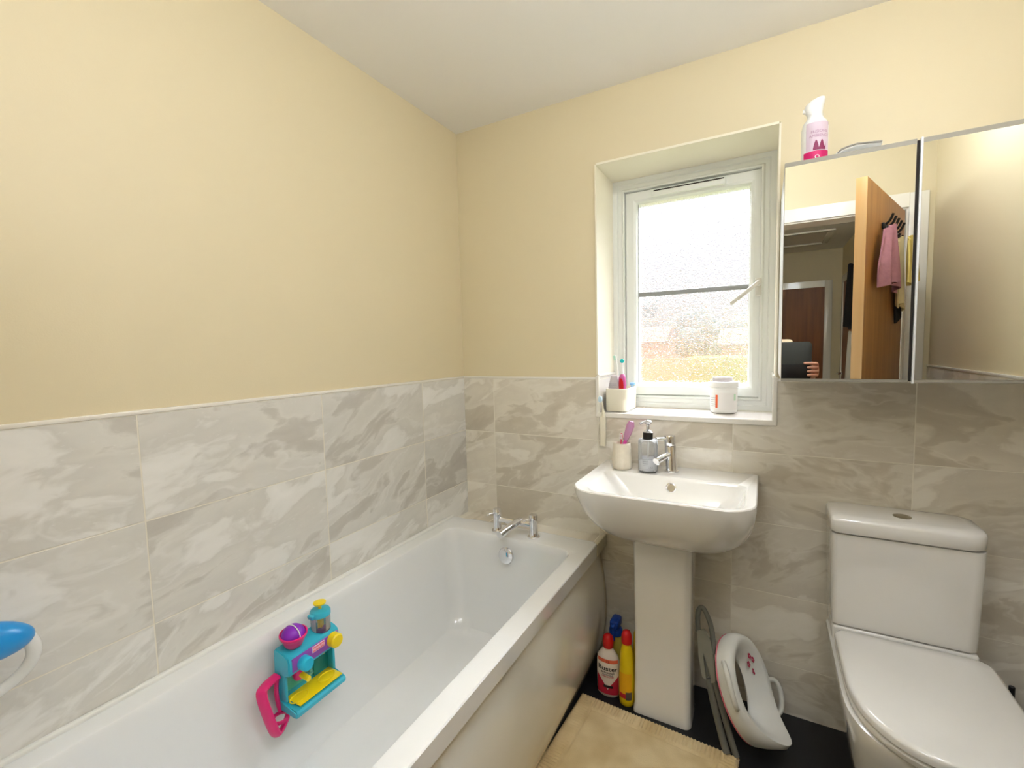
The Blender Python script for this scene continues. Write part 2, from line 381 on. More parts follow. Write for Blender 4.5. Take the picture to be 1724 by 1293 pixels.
# door wall behind the camera, with the doorway
DX0, DX1, DZ = 1.150, 1.862, 1.960
bm = BM(); box(bm, -0.006, DX0-.03, YD-.12, YD-.001, 0, ZC); box(bm, DX1+.03, RX+.006, YD-.12, YD-.001, 0, ZC); box(bm, DX0-.03, DX1+.03, YD-.12, YD-.001, DZ+.03, ZC)
wf = struct(finish(bm, 'wall_front', PAINT, smooth=False))
# window reveal, painted above, tiled below
win = struct(empty('window_1', (WX0, WY, WZ0)))
bm = BM()
box(bm, WX0-.006, WX0, 0.0, WY+.02, 1.21, WZ1+.002); box(bm, WX1, WX1+.006, 0.0, WY+.02, 1.21, WZ1+.002); box(bm, WX0, WX1, 0.0, WY+.02, WZ1, WZ1+.008)
finish(bm, 'reveal', REVEAL, win, smooth=False)
bm = BM()
box(bm, WX0-.006, WX0+.004, 0.0, WY+.02, WZ0-.004, 1.205); box(bm, WX1-.004, WX1+.006, 0.0, WY+.02, WZ0-.004, 1.205); box(bm, WX0-.006, WX1+.006, 0.0, WY+.02, WZ0-.012, WZ0+.004)
finish(bm, 'tiled_reveal', tilemat('white_reveal_tiles', 'X', 0.3, seed=3, base=((228, 220, 212), (238, 232, 226), (244, 240, 236))), win, smooth=False)
bm = BM()
box(bm, WX0-.009, WX0+.006, -0.0072, 0.008, WZ0-.004, 1.206, .004, 3); box(bm, WX1-.006, WX1+.009, -0.0072, 0.008, WZ0-.004, 1.206, .004, 3)
box(bm, WX0-.009, WX1+.009, -0.007, 0.008, WZ0-.014, WZ0+.006, .004, 3)
box(bm, WX0-.004, WX0+.008, -0.004, WY+.01, 1.199, 1.211, .004, 3); box(bm, WX1-.008, WX1+.004, -0.004, WY+.01, 1.199, 1.211, .004, 3)
finish(bm, 'tile_trim', TRIMW, win)
# outer frame: stepped profile
def pframe(x0, x1, z0, z1, steps, name, m, parent):
    # steps: list of (inset, y) from the outer edge to the inner edge
    bm = BM(); rings = []
    for ins, y in steps:
        rings.append([(x0+ins, y, z0+ins), (x1-ins, y, z0+ins), (x1-ins, y, z1-ins), (x0+ins, y, z1-ins)])
    loft(bm, rings, False, False)
    return finish(bm, name, m, parent, ang=20)
pframe(WX0, WX1, 1.055, WZ1, [(0, .31), (0, WY), (0.019, WY-.001), (0.024, WY+.006), (0.038, WY+.006), (0.044, WY-.002), (0.050, WY-.002), (0.052, WY+.012), (0.052, .31)], 'frame', UPVC, win)
SX0, SX1, SZ0, SZ1 = 0.722, 1.257, 1.108, 1.989
pframe(SX0-.001, SX1+.001, SZ0-.001, SZ1+.001, [(0.0, .30), (0, WY+.014), (0.004, WY+.008), (0.036, WY+.006), (0.046, WY+.012), (0.050, WY+.024), (0.052, WY+.027), (0.052, .30)], 'sash', UPVC, win)
GX0, GX1, GZ0, GZ1 = 0.772, 1.208, 1.156, 1.940
pframe(GX0-.002, GX1+.002, GZ0-.002, GZ1+.002, [(-0.004, WY+.03), (0.0, WY+.026), (0.003, WY+.026), (0.004, WY+.034)], 'glazing_seal', mat('grey_seal', (120, 118, 116), 0.6), win)
finish(box(BM(), GX0-.003, GX1+.003, .264, .268, GZ0-.003, GZ1+.003), 'glass', OBSC, win, smooth=False)
finish(box(BM(), GX0, GX1, .258, .2635, 1.539, 1.558, .002), 'glazing_bar', mat('grey_bar', (148, 150, 148), 0.4), win)
# trickle vent
bm = BM(); box(bm, .838, 1.122, WY-.012, WY+.010, 1.952, 1.972, .004, 3)
tv = finish(bm, 'trickle_vent', UPVC, win)
bm = BM(); box(bm, .838, 1.122, WY-.016, WY-.006, 1.950, 1.957, .002)
finish(bm, 'vent_flap', UPVC, tv)
bm = BM(); box(bm, .845, 1.115, WY-.006, WY+.002, 1.972, 1.9775); finish(bm, 'vent_slot', DARKG, tv, smooth=False)
# handle
HM = mat('white_handle', (214, 210, 200), 0.3, coat=0.3)
bm = BM(); box(bm, 1.229, 1.251, WY-.008, WY+.008, 1.505, 1.575, .005, 3)
hb = finish(bm, 'handle', HM, win)
bm = BM(); cyl(bm, (1.240, WY-.004, 1.552), (1.240, WY-.040, 1.552), 0.010)
tube(bm, subdiv_path([(1.244, WY-.040, 1.557), (1.225, WY-.046, 1.540), (1.185, WY-.048, 1.508), (1.146, WY-.048, 1.478)], 5), 0.0075, 12)
finish(bm, 'handle_lever', HM, hb)

# ------------------------------------------------------------------ door frame and hall behind the camera
d1 = struct(empty('door_1', (DX0, YD, 0)))
bm = BM(); box(bm, DX0-.03, DX0, YD-.13, YD+.004, 0, DZ+.03); box(bm, DX1, DX1+.03, YD-.13, YD+.004, 0, DZ+.03); box(bm, DX0, DX1, YD-.13, YD+.004, DZ, DZ+.03)
finish(bm, 'door_lining', TRIMW, d1, smooth=False)
bm = BM()
for ya, yb in ((YD-.001, YD+.016), (YD-.136, YD-.12)):
    box(bm, DX0-.075, DX0-.008, ya, yb, 0, DZ+.075, .004); box(bm, DX1+.008, DX1+.075, ya, yb, 0, DZ+.075, .004); box(bm, DX0-.008, DX1+.008, ya, yb, DZ+.008, DZ+.075)
finish(bm, 'architrave', TRIMW, d1)
HX0, HX1, HY = 0.75, 1.98, -4.90
struct(finish(box(BM(), HX0-.1, HX1+.1, HY-.1, YD-.12, -.12, 0), 'floor_hall', CARPET, smooth=False))
struct(finish(box(BM(), HX0-.1, HX1+.1, HY-.1, YD-.12, ZC, ZC+.1), 'ceiling_hall', CEILP, smooth=False))
struct(finish(box(BM(), HX0-.1, HX1+.1, HY-.1, HY, 0, ZC), 'wall_hall_end', PAINT, smooth=False))
struct(finish(box(BM(), HX0-.1, HX0, HY, YD-.12, 0, ZC), 'wall_hall_left', PAINT, smooth=False))
struct(finish(box(BM(), HX1, HX1+.1, HY, YD-.12, 0, ZC), 'wall_hall_right', PAINT, smooth=False))
def hall_door(name, c, w, axis, zt=1.93):
    d = struct(empty(name, c)); bm = BM()
    if axis == 'X':
        x0, x1, y = c[0]-w/2, c[0]+w/2, c[1]
        box(bm, x0-.07, x0, y, y+.02, 0, zt+.07, .003); box(bm, x1, x1+.07, y, y+.02, 0, zt+.07, .003); box(bm, x0, x1, y, y+.02, zt, zt+.07)
        finish(bm, 'architrave', TRIMW, d)
        finish(box(BM(), x0, x1, y+.001, y+.010, 0.006, zt), 'door_leaf', WOODD, d, smooth=False)
        hp = Vector((x0+.06, y+.012, 1.0)); dirn = Vector((0, 1, 0)); lev = Vector((1, 0, 0))
    else:
        y0, y1, x = c[1]-w/2, c[1]+w/2, c[0]
        box(bm, x-.02, x, y0-.07, y0, 0, zt+.07, .003); box(bm, x-.02, x, y1, y1+.07, 0, zt+.07, .003); box(bm, x-.02, x, y0, y1, zt, zt+.07)
        finish(bm, 'architrave', TRIMW, d)
        finish(box(BM(), x-.012, x-.001, y0, y1, 0.006, zt), 'door_leaf', WOODD, d, smooth=False)
        hp = Vector((x-.012, y0+.06, 1.0)); dirn = Vector((-1, 0, 0)); lev = Vector((0, 1, 0))
    bm = BM(); cyl(bm, hp, hp+dirn*.045, .010); cyl(bm, hp+dirn*.04-lev*.01, hp+dirn*.04+lev*.11, .009); cyl(bm, hp, hp+dirn*.006, .026)
    finish(bm, 'door_handle', CHROME, d)
hall_door('door_2', (1.445, HY, 0), 0.76, 'X', 1.925)
hall_door('door_3', (HX1, -4.30, 0), 0.76, 'Y', 1.935)
# loft hatch frame on the hall ceiling
bm = BM()
box(bm, 1.05, 1.80, -4.50, -4.45, ZC-.014, ZC, .003); box(bm, 1.05, 1.80, -3.90, -3.85, ZC-.014, ZC, .003); box(bm, 1.05, 1.10, -4.449, -3.901, ZC-.014, ZC, .003); box(bm, 1.75, 1.80, -4.449, -3.901, ZC-.014, ZC, .003)
struct(finish(bm, 'trim_1', TRIMW))

# bathroom door leaf, swung into the room
hinge = Vector((1.855, -1.785, 0)); free = Vector((1.600, -1.090, 0)); e_ = (free-hinge).normalized(); nrm = Vector((-e_.y, e_.x, 0)) * -1
if nrm.x < 0: nrm = -nrm
LEN = (free-hinge).length
LM = Matrix(((e_.x, nrm.x, 0, hinge.x), (e_.y, nrm.y, 0, hinge.y), (0, 0, 1, 0), (0, 0, 0, 1)))     # local x along the leaf, y out of the seen face
dl = struct(empty('door_4', hinge))
finish(box(BM(), 0, LEN-.003, -.036, 0, 0.008, 1.950, .0015), 'door_leaf', WOOD, dl, smooth=False, M_=LM)
finish(box(BM(), LEN-.003, LEN, -.036, 0, 0.008, 1.950), 'lipping', WOODL, dl, smooth=False, M_=LM)
for s in (1, -1):
    bm = BM(); y = 0.0 if s > 0 else -.036
    cyl(bm, (LEN-.06, y, 1.0), (LEN-.06, y+s*.006, 1.0), .026); cyl(bm, (LEN-.06, y, 1.0), (LEN-.06, y+s*.05, 1.0), .010); cyl(bm, (LEN-.05, y+s*.045, 1.0), (LEN-.17, y+s*.045, 1.0), .009)
    finish(bm, 'door_handle', CHROME, dl, M_=LM)
# hook rail on the leaf
hr = thing('hook_rail', 'dark hook rail on the oak door with towel and cloths hanging from it', 'hook rail', LM @ Vector((.3, 0, 1.83)))
finish(box(BM(), .20, .49, 0.001, .010, 1.79, 1.815, .002), 'rail', BLACKP, hr, M_=LM)
for i in range(5):
    x = .225+i*.06; bm = BM(); tube(bm, subdiv_path([(x, .010, 1.81), (x, .024, 1.825), (x, .034, 1.85)], 4), .005, 8); tube(bm, subdiv_path([(x, .010, 1.80), (x, .022, 1.785), (x, .030, 1.795)], 4), .005, 8)
    finish(bm, 'hook', BLACKP, hr, M_=LM)
def drape(name, label, cat, m, x0, x1, z0, z1, yo, amp, folds, skew=0.0, gather=0.55, th=0.006, seed=0):
    rnd = random.Random(seed); bm = BM(); nx, nz = 28, 22; ph = rnd.random()*6
    F, B = [], []
    for j in range(nz+1):
        t = j/nz; wdt = gather+(1-gather)*min(1, t*1.6); row = []; rb = []
        for i in range(nx+1):
            s = i/nx*2-1
            x = (x0+x1)/2+s*(x1-x0)/2*wdt+skew*t
            y = yo+amp*(0.5+0.5*sin(folds*s*pi+ph+0.6*sin(3*t+ph)))*(0.5+0.5*t)+0.01*(1-abs(s))
            z = z1+(z0-z1)*t+0.02*sin(2.1*s+ph)*t-0.03*abs(s)*(1-t)
            row.append(bm.verts.new((x, y+th, z))); rb.append(bm.verts.new((x, y, z)))
        F.append(row); B.append(rb)
    for j in range(nz):
        for i in range(nx):
            bm.faces.new((F[j][i], F[j][i+1], F[j+1][i+1], F[j+1][i])); bm.faces.new((B[j][i], B[j+1][i], B[j+1][i+1], B[j][i+1]))
    for j in range(nz):
        bm.faces.new((F[j][0], F[j+1][0], B[j+1][0], B[j][0])); bm.faces.new((F[j][nx], B[j][nx], B[j+1][nx], F[j+1][nx]))
    for i in range(nx):
        bm.faces.new((F[0][i], B[0][i], B[0][i+1], F[0][i+1])); bm.faces.new((F[nz][i], F[nz][i+1], B[nz][i+1], B[nz][i]))
    return bm
tag(finish(drape('pink_towel', '', '', None,   .35, .64, 1.54, 1.80, .020, .030, 3.2, seed=3), 'towel', TOWELP, M_=LM), 'dusty pink towel hanging on the oak door, seen in the mirror', 'towel')
tag(finish(drape('y', '', '', None, .17, .34, 1.58, 1.785, .046, .03, 1.6, seed=5), 'yellow_cloth', TOWELY, M_=LM), 'yellow cloth hanging from the hooks beside the pink towel', 'cloth')
tag(finish(drape('y', '', '', None, .20, .33, 1.47, 1.785, .014, .018, 2.2, skew=-.03, seed=8), 'cream_cloth', TOWELC, M_=LM), 'long cream cloth hanging below the yellow cloth on the door', 'cloth')
tag(finish(drape('y', '', '', None, .12, .20, 1.42, 1.72, .004, .006, 1.0, seed=9), 'dark_garment', DARKC, M_=LM), 'dark garment hanging lowest behind the cream cloth on the door', 'garment')
# coats in the hall
CM = Matrix(((0, -1, 0, HX1-.022), (1, 0, 0, -4.06), (0, 0, 1, 0), (0, 0, 0, 1)))
tag(finish(drape('y', '', '', None, -.02, .28, 1.45, 2.02, .012, .05, 1.5, seed=11), 'coat', DARKC, M_=CM), 'dark coat hanging on the hall wall, seen in the mirror beside the door edge', 'coat')
tag(finish(drape('y', '', '', None, .06, .26, .95, 1.42, .012, .03, 1.2, seed=12), 'bath_robe', WHITEC, M_=CM), 'white robe hanging below the dark coat in the hall', 'robe')

# ------------------------------------------------------------------ added fill lamps (out of frame)
def globe(name, label, c, e, drop, r):
    t = thing(name, label, 'ceiling light', c)  # each globe is an added fill light
    bm = BM(); lathe(bm, [(.055, 0), (.055, -.016), (.045, -.022)], c, (0, 0, 1), 40); cyl(bm, Vector(c)-Vector((0, 0, .02)), Vector(c)-Vector((0, 0, drop-r*.9)), .009); finish(bm, 'fill_globe_rose', TRIMW, t)
    m = mat(name+'_glow', (255, 246, 232), 0.4, emis=(238, 244, 255), est=e)
    bm = BM(); bmesh.ops.create_uvsphere(bm, u_segments=32, v_segments=20, radius=r)
    bmesh.ops.translate(bm, vec=Vector(c)-Vector((0, 0, drop)), verts=bm.verts); finish(bm, 'fill_globe', m, t, ang=80)
globe('ceiling_fill_lamp', 'added opal globe fill light under the bathroom ceiling', (1.05, -1.22, ZC), LAMP_E, .40, .095)  # added to lift the overall room brightness
globe('ceiling_fill_lamp', 'added opal globe fill light under the hall ceiling', (1.66, -2.12, ZC), HALL_E, .085, .080)  # added, sends fill through the doorway onto basin and toilet
globe('ceiling_fill_lamp', 'small added opal globe fill light above the toilet side', (1.60, -.95, ZC), LAMP_E*5.8, .09, .075)  # added to brighten the toilet corner and right wall

# opal drum added as front fill for basin and toilet, on the door wall
t = thing('wall_lamp', 'opal drum fill light added beside the bathroom door', 'fill light', (.93, YD+.01, 2.0))
bm = BM(); cyl(bm, (.93, YD, 2.0), (.93, YD+.02, 2.0), .06); cyl(bm, (.93, YD+.018, 2.0), (.93, YD+.06, 2.0), .012); finish(bm, 'fill_lamp_plate', CHROME, t)
bm = BM(); lathe(bm, [(.06, 0), (.085, .01), (.09, .03), (.09, .20), (.085, .22), (.06, .23)], (.93, YD+.105, 1.88), (0, 0, 1), 36); finish(bm, 'fill_lamp_drum', mat('wall_lamp_glow', (255, 246, 232), .4, emis=(238, 244, 255), est=WALL_E), t, ang=50)

# ================================================================== BATH
BY0, BY1 = -1.795, -0.128
t = thing('bathtub', 'long white acrylic bathtub built in along the left wall', 'bathtub', (.35, -.96, 0))
bm = BM(); ZR = .553
R_ = []
R_.append(rr(0.003, .699, BY0, BY1, .497, .004))
R_.append(rr(0.001, .701, BY0, BY1, .530, .006))
R_.append(rr(0.001, .702, BY0, BY1, .550, .008))
R_.append(rr(0.003, .699, BY0+.003, BY1-.003, ZR, .008))
ix0, ix1, iy0, iy1 = .072, .637, -1.70, -.232
R_.append(rr(ix0-.012, ix1+.008, iy0-.01, iy1+.008, ZR, .055))
R_.append(rr(ix0-.004, ix1+.002, iy0-.003, iy1+.002, ZR-.0015, .052))
R_.append(rr(ix0, ix1-.002, iy0, iy1-.002, ZR-.007, .050))
R_.append(rr(ix0+.004, ix1-.006, iy0+.008, iy1-.006, ZR-.03, .050))
R_.append(rr(ix0+.018, ix1-.020, iy0+.05, iy1-.022, .42, .055))
R_.append(rr(ix0+.036, ix1-.036, iy0+.12, iy1-.042, .27, .065))
R_.append(rr(ix0+.048, ix1-.048, iy0+.17, iy1-.056, .205, .075))
R_.append(rr(ix0+.066, ix1-.066, iy0+.21, iy1-.078, .170, .085))
R_.append(rr(ix0+.10, ix1-.10, iy0+.26, iy1-.12, .152, .09))
R_.append(rr(ix0+.16, ix1-.16, iy0+.34, iy1-.2, .146, .09))
loft(bm, R_, False, True)
finish(bm, 'tub_shell', ACRY, t, ang=32)
# overflow and waste
bm = BM(); oc = Vector((.368, -.263, .494)); oa = Vector((0, -1, .12))
lathe(bm, [(.030, 0), (.033, .003), (.034, .010), (.031, .014), (.029, .0145), (.022, .0165), (.010, .0178), (.001, .018)], oc, oa, 40)
finish(bm, 'overflow_cover', CHROME, t)
# panel, bowed profile
pp = [(.676, .500), (.684, .497), (.688, .490), (.680, .484), (.678, .474), (.686, .44), (.697, .38), (.704, .30), (.706, .24), (.703, .18), (.695, .12), (.682, .07), (.664, .02), (.655, 0.001)]
bm = BM(); prof = pp+[(x-.012, z) for x, z in reversed(pp)]
loft(bm, [[(x, y, z) for x, z in prof] for y in (BY0, -.9, -.05)])
finish(bm, 'bath_panel', PANELM, t, ang=50)
bm = BM(); loft(bm, [[(x-.002, y, z) for x, z in [(.60, .49), (.676, .49), (.682, .44), (.693, .38), (.70, .30), (.702, .24), (.699, .18), (.690, .12), (.677, .07), (.655, .001), (.60, .001)]] for y in (-.046, -.014)])
finish(bm, 'panel_end_strip', mat('pale_panel_edge', (206, 196, 168), 0.4), t, ang=50)
# sealing bead + ledge behind the taps
bm = BM(); box(bm, 0.0, .014, BY0, BY1, ZR-.004, ZR+.009, .004, 3)
struct(finish(bm, 'trim_2', mat('white_sealant', (240, 240, 234), .35)))
bm = BM(); box(bm, 0.0, .700, BY1+.002, 0.0, .50, .532)
lg = struct(finish(bm, 'wall_ledge', TILE_B, smooth=False))
finish(box(BM(), .688, .702, BY1-.002, -.001, .498, .548, .004), 'ledge_trim', mat('beige_trim', (206, 198, 172), .3), lg)
finish(box(BM(), .10, .688, BY1-.004, BY1+.010, .53, .5535, .002), 'ledge_lip', ACRY, lg)

# bath filler taps
t = thing('bath_mixer_tap', 'chrome two-pillar bath filler tap on the bath end rim', 'tap', (.37, -.19, ZR))
PL, PR = Vector((.283, -.190, ZR)), Vector((.452, -.186, ZR))
for P_ in (PL, PR):
    bm = BM(); lathe(bm, [(.0245, 0), (.0255, .002), (.0255, .006), (.024, .0075), (.0185, .008), (.0175, .010), (.0175, .062), (.0180, .064), (.0180, .094), (.0165, .097), (.001, .0975)], P_, (0, 0, 1), 32)
    pil = finish(bm, 'pillar', CHROME, t)
    bm = BM(); d = Vector((-.62, -.70, -.10)).normalized(); cyl(bm, P_+Vector((0, 0, .082)), P_+Vector((0, 0, .082))+d*.042, .0035, seg=12); lathe(bm, [(.001, 0), (.005, .001), (.006, .006), (.004, .011), (.001, .012)], P_+Vector((0, 0, .082))+d*.036, d, 16)
    finish(bm, 'lever', CHROME, pil)
bm = BM(); cyl(bm, PL+Vector((.010, 0, .052)), PR+Vector((-.010, 0, .052)), .0125); finish(bm, 'crossbar', CHROME, t)
bm = BM(); mid = (PL+PR)/2+Vector((0.012, 0, .052)); tube(bm, [mid+Vector((.01, .012, .006)), mid+Vector((.002, -.02, .004)), mid+Vector((-.014, -.085, -.008)), mid+Vector((-.020, -.115, -.014))], .0155, 24)
finish(bm, 'spout', CHROME, t, ang=50)

# ================================================================== TOY ON THE BATH WALL
t = thing('coffee_machine_toy', 'teal, pink and yellow toy coffee machine stuck inside the left bath wall', 'bath toy', (.10, -1.0, .36))
Y0, Y1 = -1.090, -.925
bm = BM()
# back plate + head + tray as one shell
prof = [(.098, .350), (.104, .365), (.104, .515), (.112, .523), (.150, .515), (.164, .508), (.168, .498), (.168, .462), (.160, .455), (.118, .455), (.116, .385), (.120, .374), (.185, .366), (.190, .360), (.189, .350), (.182, .346)]
def ysl(y, s=1.0, px=prof): return [(x, y, z) for x, z in px]
loft(bm, [ysl(Y0), ysl(Y1)])
bmesh.ops.bevel(bm, geom=[e for e in bm.edges if abs(e.verts[0].co.y-e.verts[1].co.y) < 1e-6], offset=.003, segments=2, affect='EDGES')
body = finish(bm, 'machine_body', TEAL, t, ang=40)
finish(box(BM(), .1165, .1185, Y0+.012, Y1-.012, .386, .454), 'back_panel', TEALG, t, smooth=False)
finish(box(BM(), .118, .150, Y1-.012, Y1-.004, .378, .456, .002), 'side_panel', TEAL, t)
finish(box(BM(), .118, .128, Y1-.062, Y1-.013, .384, .453, .001), 'dark_recess', TEALD, t)
finish(box(BM(), .116, .146, Y0+.002, Y0+.009, .378, .456, .002), 'side_panel', TEAL, t)
fp = finish(box(BM(), .166, .1695, Y0+.010, Y1-.006, .466, .503, .001), 'front_panel', LILAC, t)
finish(box(BM(), .169, .1705, -1.018, -.978, .484, .501, .0004), 'badge', mat('badge_white', (250, 240, 240), .5), t)
finish(box(BM(), .1702, .1709, -1.0165, -.9795, .4855, .4995), 'badge_face', mat('badge_pink', (236, 120, 140), .5), t)
bm = text_bm('YOOKIDOO', .0068, .0002)
for v in bm.verts: v.co = Vector((.1712+v.co.z, -.998+v.co.x, .4925+v.co.y))
finish(bm, 'badge_lettering', mat('badge_letter', (255, 245, 245), .5), t, smooth=False)
bm = BM(); lathe(bm, [(.001, .026), (.016, .025), (.0185, .021), (.019, .002), (.018, 0)], (.168, -1.048, .478), (1, 0, 0), 28); finish(bm, 'turquoise_knob', mat('cyan_knob', (40, 190, 225), .3), t)
bm = BM(); lathe(bm, [(.001, .026), (.017, .025), (.020, .021), (.0205, .002), (.019, 0)], (.168, -.950, .487), (1, 0, 0), 28); finish(bm, 'yellow_knob', YEL, t)
bm = BM(); box(bm, .122, .184, Y0+.016, Y1-.008, .3725, .3755, .0014); tr = finish(bm, 'drip_tray', YEL, t)
for yy in (-1.055, -.965):
    bm = BM(); tube(bm, [(.153+.017*cos(a), yy+.026*sin(a), .3762) for a in [2*pi*i/28 for i in range(28)]], .0018, 8, closed=True); finish(bm, 'cup_ring', YEL, tr)
bm = BM(); lathe(bm, [(.001, -.036), (.012, -.034), (.016, -.024), (.017, 0), (.001, 0.001)], (.142, -1.046, .4555), (0, 0, 1), 24); finish(bm, 'brew_head', PINK, t)
bm = BM(); cyl(bm, (.150, -1.046, .437), (.188, -1.046, .434), .0075); finish(bm, 'portafilter_handle', YEL, t)
bm = BM(); cyl(bm, (.142, -.965, .456), (.142, -.965, .443), .009, .006); finish(bm, 'yellow_nozzle', YEL, t)
bm = BM(); box(bm, .1185, .1235, -1.010, -.985, .392, .440, .001); lathe(bm, [(.009, 0), (.009, .004), (.004, .005), (.004, .02), (.001, .021)], (.126, -.998, .398), (0, 0, 1), 16); finish(bm, 'water_wheel', mat('grey_teal', (120, 190, 180), .4), t)
# bowl and scoop
bm = BM(); lathe(bm, [(.018, 0), (.024, .006), (.030, .022), (.034, .030), (.036, .033), (.036, .038), (.033, .039), (.029, .026), (.018, .010), (.001, .009)], (.136, -1.050, .518), (0.1, -.05, 1), 32, cap1=False); bowl = finish(bm, 'pink_bowl', PINK, t, ang=50)
bm = BM(); lathe(bm, [(.0325, 0), (.031, .008), (.026, .018), (.016, .026), (.001, .029)], (.139, -1.052, .548), (0.1, -.05, 1), 32, sy=.96); finish(bm, 'purple_lid', PURP, bowl, ang=50)
bm = BM(); tube(bm, [(.140+.031*cos(a), -1.053+.0*a, .552+.026*sin(a)) for a in [pi*i/14 for i in range(15)]], .0014, 6); finish(bm, 'lid_rim', PLW, bowl)
# jug
JC = (.134, -.960, .512)
bm = BM(); lathe(bm, [(.026, 0), (.027, .002), (.0275, .046), (.026, .046), (.0255, .003), (.001, .003)], JC, (0, 0, 1), 32, cap1=False); jg = finish(bm, 'clear_jug', CLEAR, t, ang=50)
bm = BM(); lathe(bm, [(.001, .001), (.0245, .001), (.0245, .006), (.001, .007)], JC, (0, 0, 1), 28); finish(bm, 'jug_base', PURP, jg)
bm = BM(); lathe(bm, [(.025, .044), (.029, .046), (.029, .056), (.026, .061), (.012, .064), (.001, .064)], JC, (0, 0, 1), 32); box(bm, JC[0]-.012, JC[0]+.012, JC[1]-.036, JC[1]-.02, JC[2]+.046, JC[2]+.058, .004); finish(bm, 'jug_lid', TEAL, jg)
bm = BM(); cyl(bm, (JC[0], JC[1], JC[2]+.006), (JC[0], JC[1], JC[2]+.078), .0045); lathe(bm, [(.001, .072), (.010, .0745), (.017, .079), (.018, .083), (.014, .084), (.001, .083)], JC, (0, 0, 1), 24); box(bm, JC[0]-.001, JC[0]+.001, JC[1]-.010, JC[1]+.010, JC[2]+.008, JC[2]+.05); finish(bm, 'yellow_plunger', YEL, jg)
# pink cup holder loop at the left
bm = BM(); pts = subdiv_path([(.118, -1.092, .450), (.120, -1.128, .444), (.126, -1.142, .432), (.134, -1.136, .38), (.142, -1.122, .318), (.142, -1.108, .310), (.138, -1.085, .330), (.132, -1.074, .352)], 5)
tube(bm, pts, .0065, 10, flat=2.4); tube(bm, subdiv_path([(.118, -1.092, .45), (.116, -1.096, .40), (.118, -1.090, .348)], 4), .006, 10); 
ld = finish(bm, 'cup_holder', PINK, t, ang=60)
bm = BM(); tube(bm, [(.128+.020*cos(a), -1.096+.020*sin(a), .336) for a in [2*pi*i/24 for i in range(24)]], .0055, 8, closed=True, flat=.7); finish(bm, 'cup_ring', PINK, ld)
bm = BM(); lathe(bm, [(.024, 0), (.022, .003), (.010, .010), (.006, .013)], (.089, -1.005, .45), (1, 0, .08), 24); finish(bm, 'suction_cup', CLEARB, t)

# partly seen bath toy on the left wall
t = thing('bath_toy', 'blue and white curved bath toy on the wall at the left photo edge', 'bath toy', (.02, -1.59, .80))
TM = Matrix.Translation((.085, -1.600, .800)) @ Matrix.Rotation(radians(18), 4, 'X')
bm = BM(); pts = [(.0+.012*cos(2*a), .062*cos(a), .062*sin(a)-.012) for a in [2*pi*i/40 for i in range(40)]]; tube(bm, pts, .0075, 12, closed=True, flat=1.5); finish(bm, 'white_ring', PLW, t, M_=TM, ang=60)
bm = BM(); bmesh.ops.create_uvsphere(bm, u_segments=36, v_segments=20, radius=1.0)
for v in bm.verts: v.co = Vector((v.co.x*.030+.012, v.co.y*.074, v.co.z*.042+.040-.45*v.co.y*.074))
finish(bm, 'blue_shell', BLUEP, t, M_=TM, ang=60)
bm = BM(); cyl(bm, (-.065, 0, .01), (-.01, 0, .01), .016); finish(bm, 'wall_mount', PLW, t, M_=TM)
t = finish(BM_ := drape('y', '', '', None, -.045, .03, -.06, .05, .0, .012, 1.0, gather=.4, seed=21), 'bath_mitt', mat('lilac_cloth', (214, 208, 232), .9), M_=Matrix(((0, 1, 0, .035), (1, 0, 0, -1.605), (0, 0, 1, .745), (0, 0, 0, 1))))
tag(t, 'pale lilac cloth hanging below the blue and white bath toy', 'cloth')

# ================================================================== BASIN
t = thing('pedestal_basin', 'white ceramic pedestal basin under the window', 'basin', (.97, -.2, 0))
bm = BM(); ZB = .858
def br(x0, x1, yf, z, rf, rb=.01, yb=0.0): return rr(x0, x1, yf, yb, z, (rb, rb, rf, rf), 10)
R_ = [br(.88, 1.07, -.22, .646, .07, .01, -.005), br(.83, 1.125, -.262, .650, .08, .02, -.005), br(.79, 1.165, -.30, .661, .09, .02, -.003), br(.755, 1.200, -.335, .685, .10, .02), br(.730, 1.226, -.372, .720, .105, .02), br(.714, 1.242, -.402, .762, .105),
      br(.705, 1.250, -.424, .805, .10), br(.700, 1.253, -.436, .840, .095), br(.700, 1.253, -.438, .855, .095), br(.703, 1.250, -.435, ZB, .092, .01, -.002)]
bi = lambda x0, x1, y0, y1, z, r: rr(x0, x1, y0, y1, z, r, 10)
R_ += [bi(.745, 1.226, -.419, -.150, ZB, (.03, .03, .06, .06)), bi(.750, 1.222, -.415, -.153, ZB-.003, (.03, .03, .06, .06)), bi(.760, 1.218, -.412, -.156, ZB-.012, (.03, .03, .06, .06)),
       bi(.785, 1.205, -.400, -.166, .815, (.04, .04, .065, .065)), bi(.815, 1.180, -.380, -.180, .775, (.05, .05, .07, .07)), bi(.85, 1.145, -.35, -.198, .752, (.05, .05, .06, .06)), bi(.91, 1.07, -.31, -.23, .744, .03)]
loft(bm, R_, True, True)
finish(bm, 'basin_bowl', CERAM, t, ang=38)
# pedestal
bm = BM(); R_ = []
for z, f in ((.0, 1.03), (.01, 1.03), (.03, 1.0), (.30, .985), (.55, 1.0), (.650, 1.015)):
    w = .096*f; R_.append(rr(.964-w, .964+w, -.232*f+.0, -.10, z, (.02, .02, .014, .024), 6))
loft(bm, R_); finish(bm, 'pedestal', CERAM, t, ang=50)
bm = BM(); lathe(bm, [(.016, 0), (.0175, .002), (.0175, .004), (.014, .006), (.0125, .0045), (.001, .0045)], (.985, -.163, .822), (0, -1, .28), 28); finish(bm, 'overflow_ring', CHROME, t)
bm = BM(); lathe(bm, [(.03, 0), (.031, .003), (.024, .005), (.001, .006)], (.985, -.27, .744), (0, 0, 1), 28); finish(bm, 'waste_plug', CHROME, t)
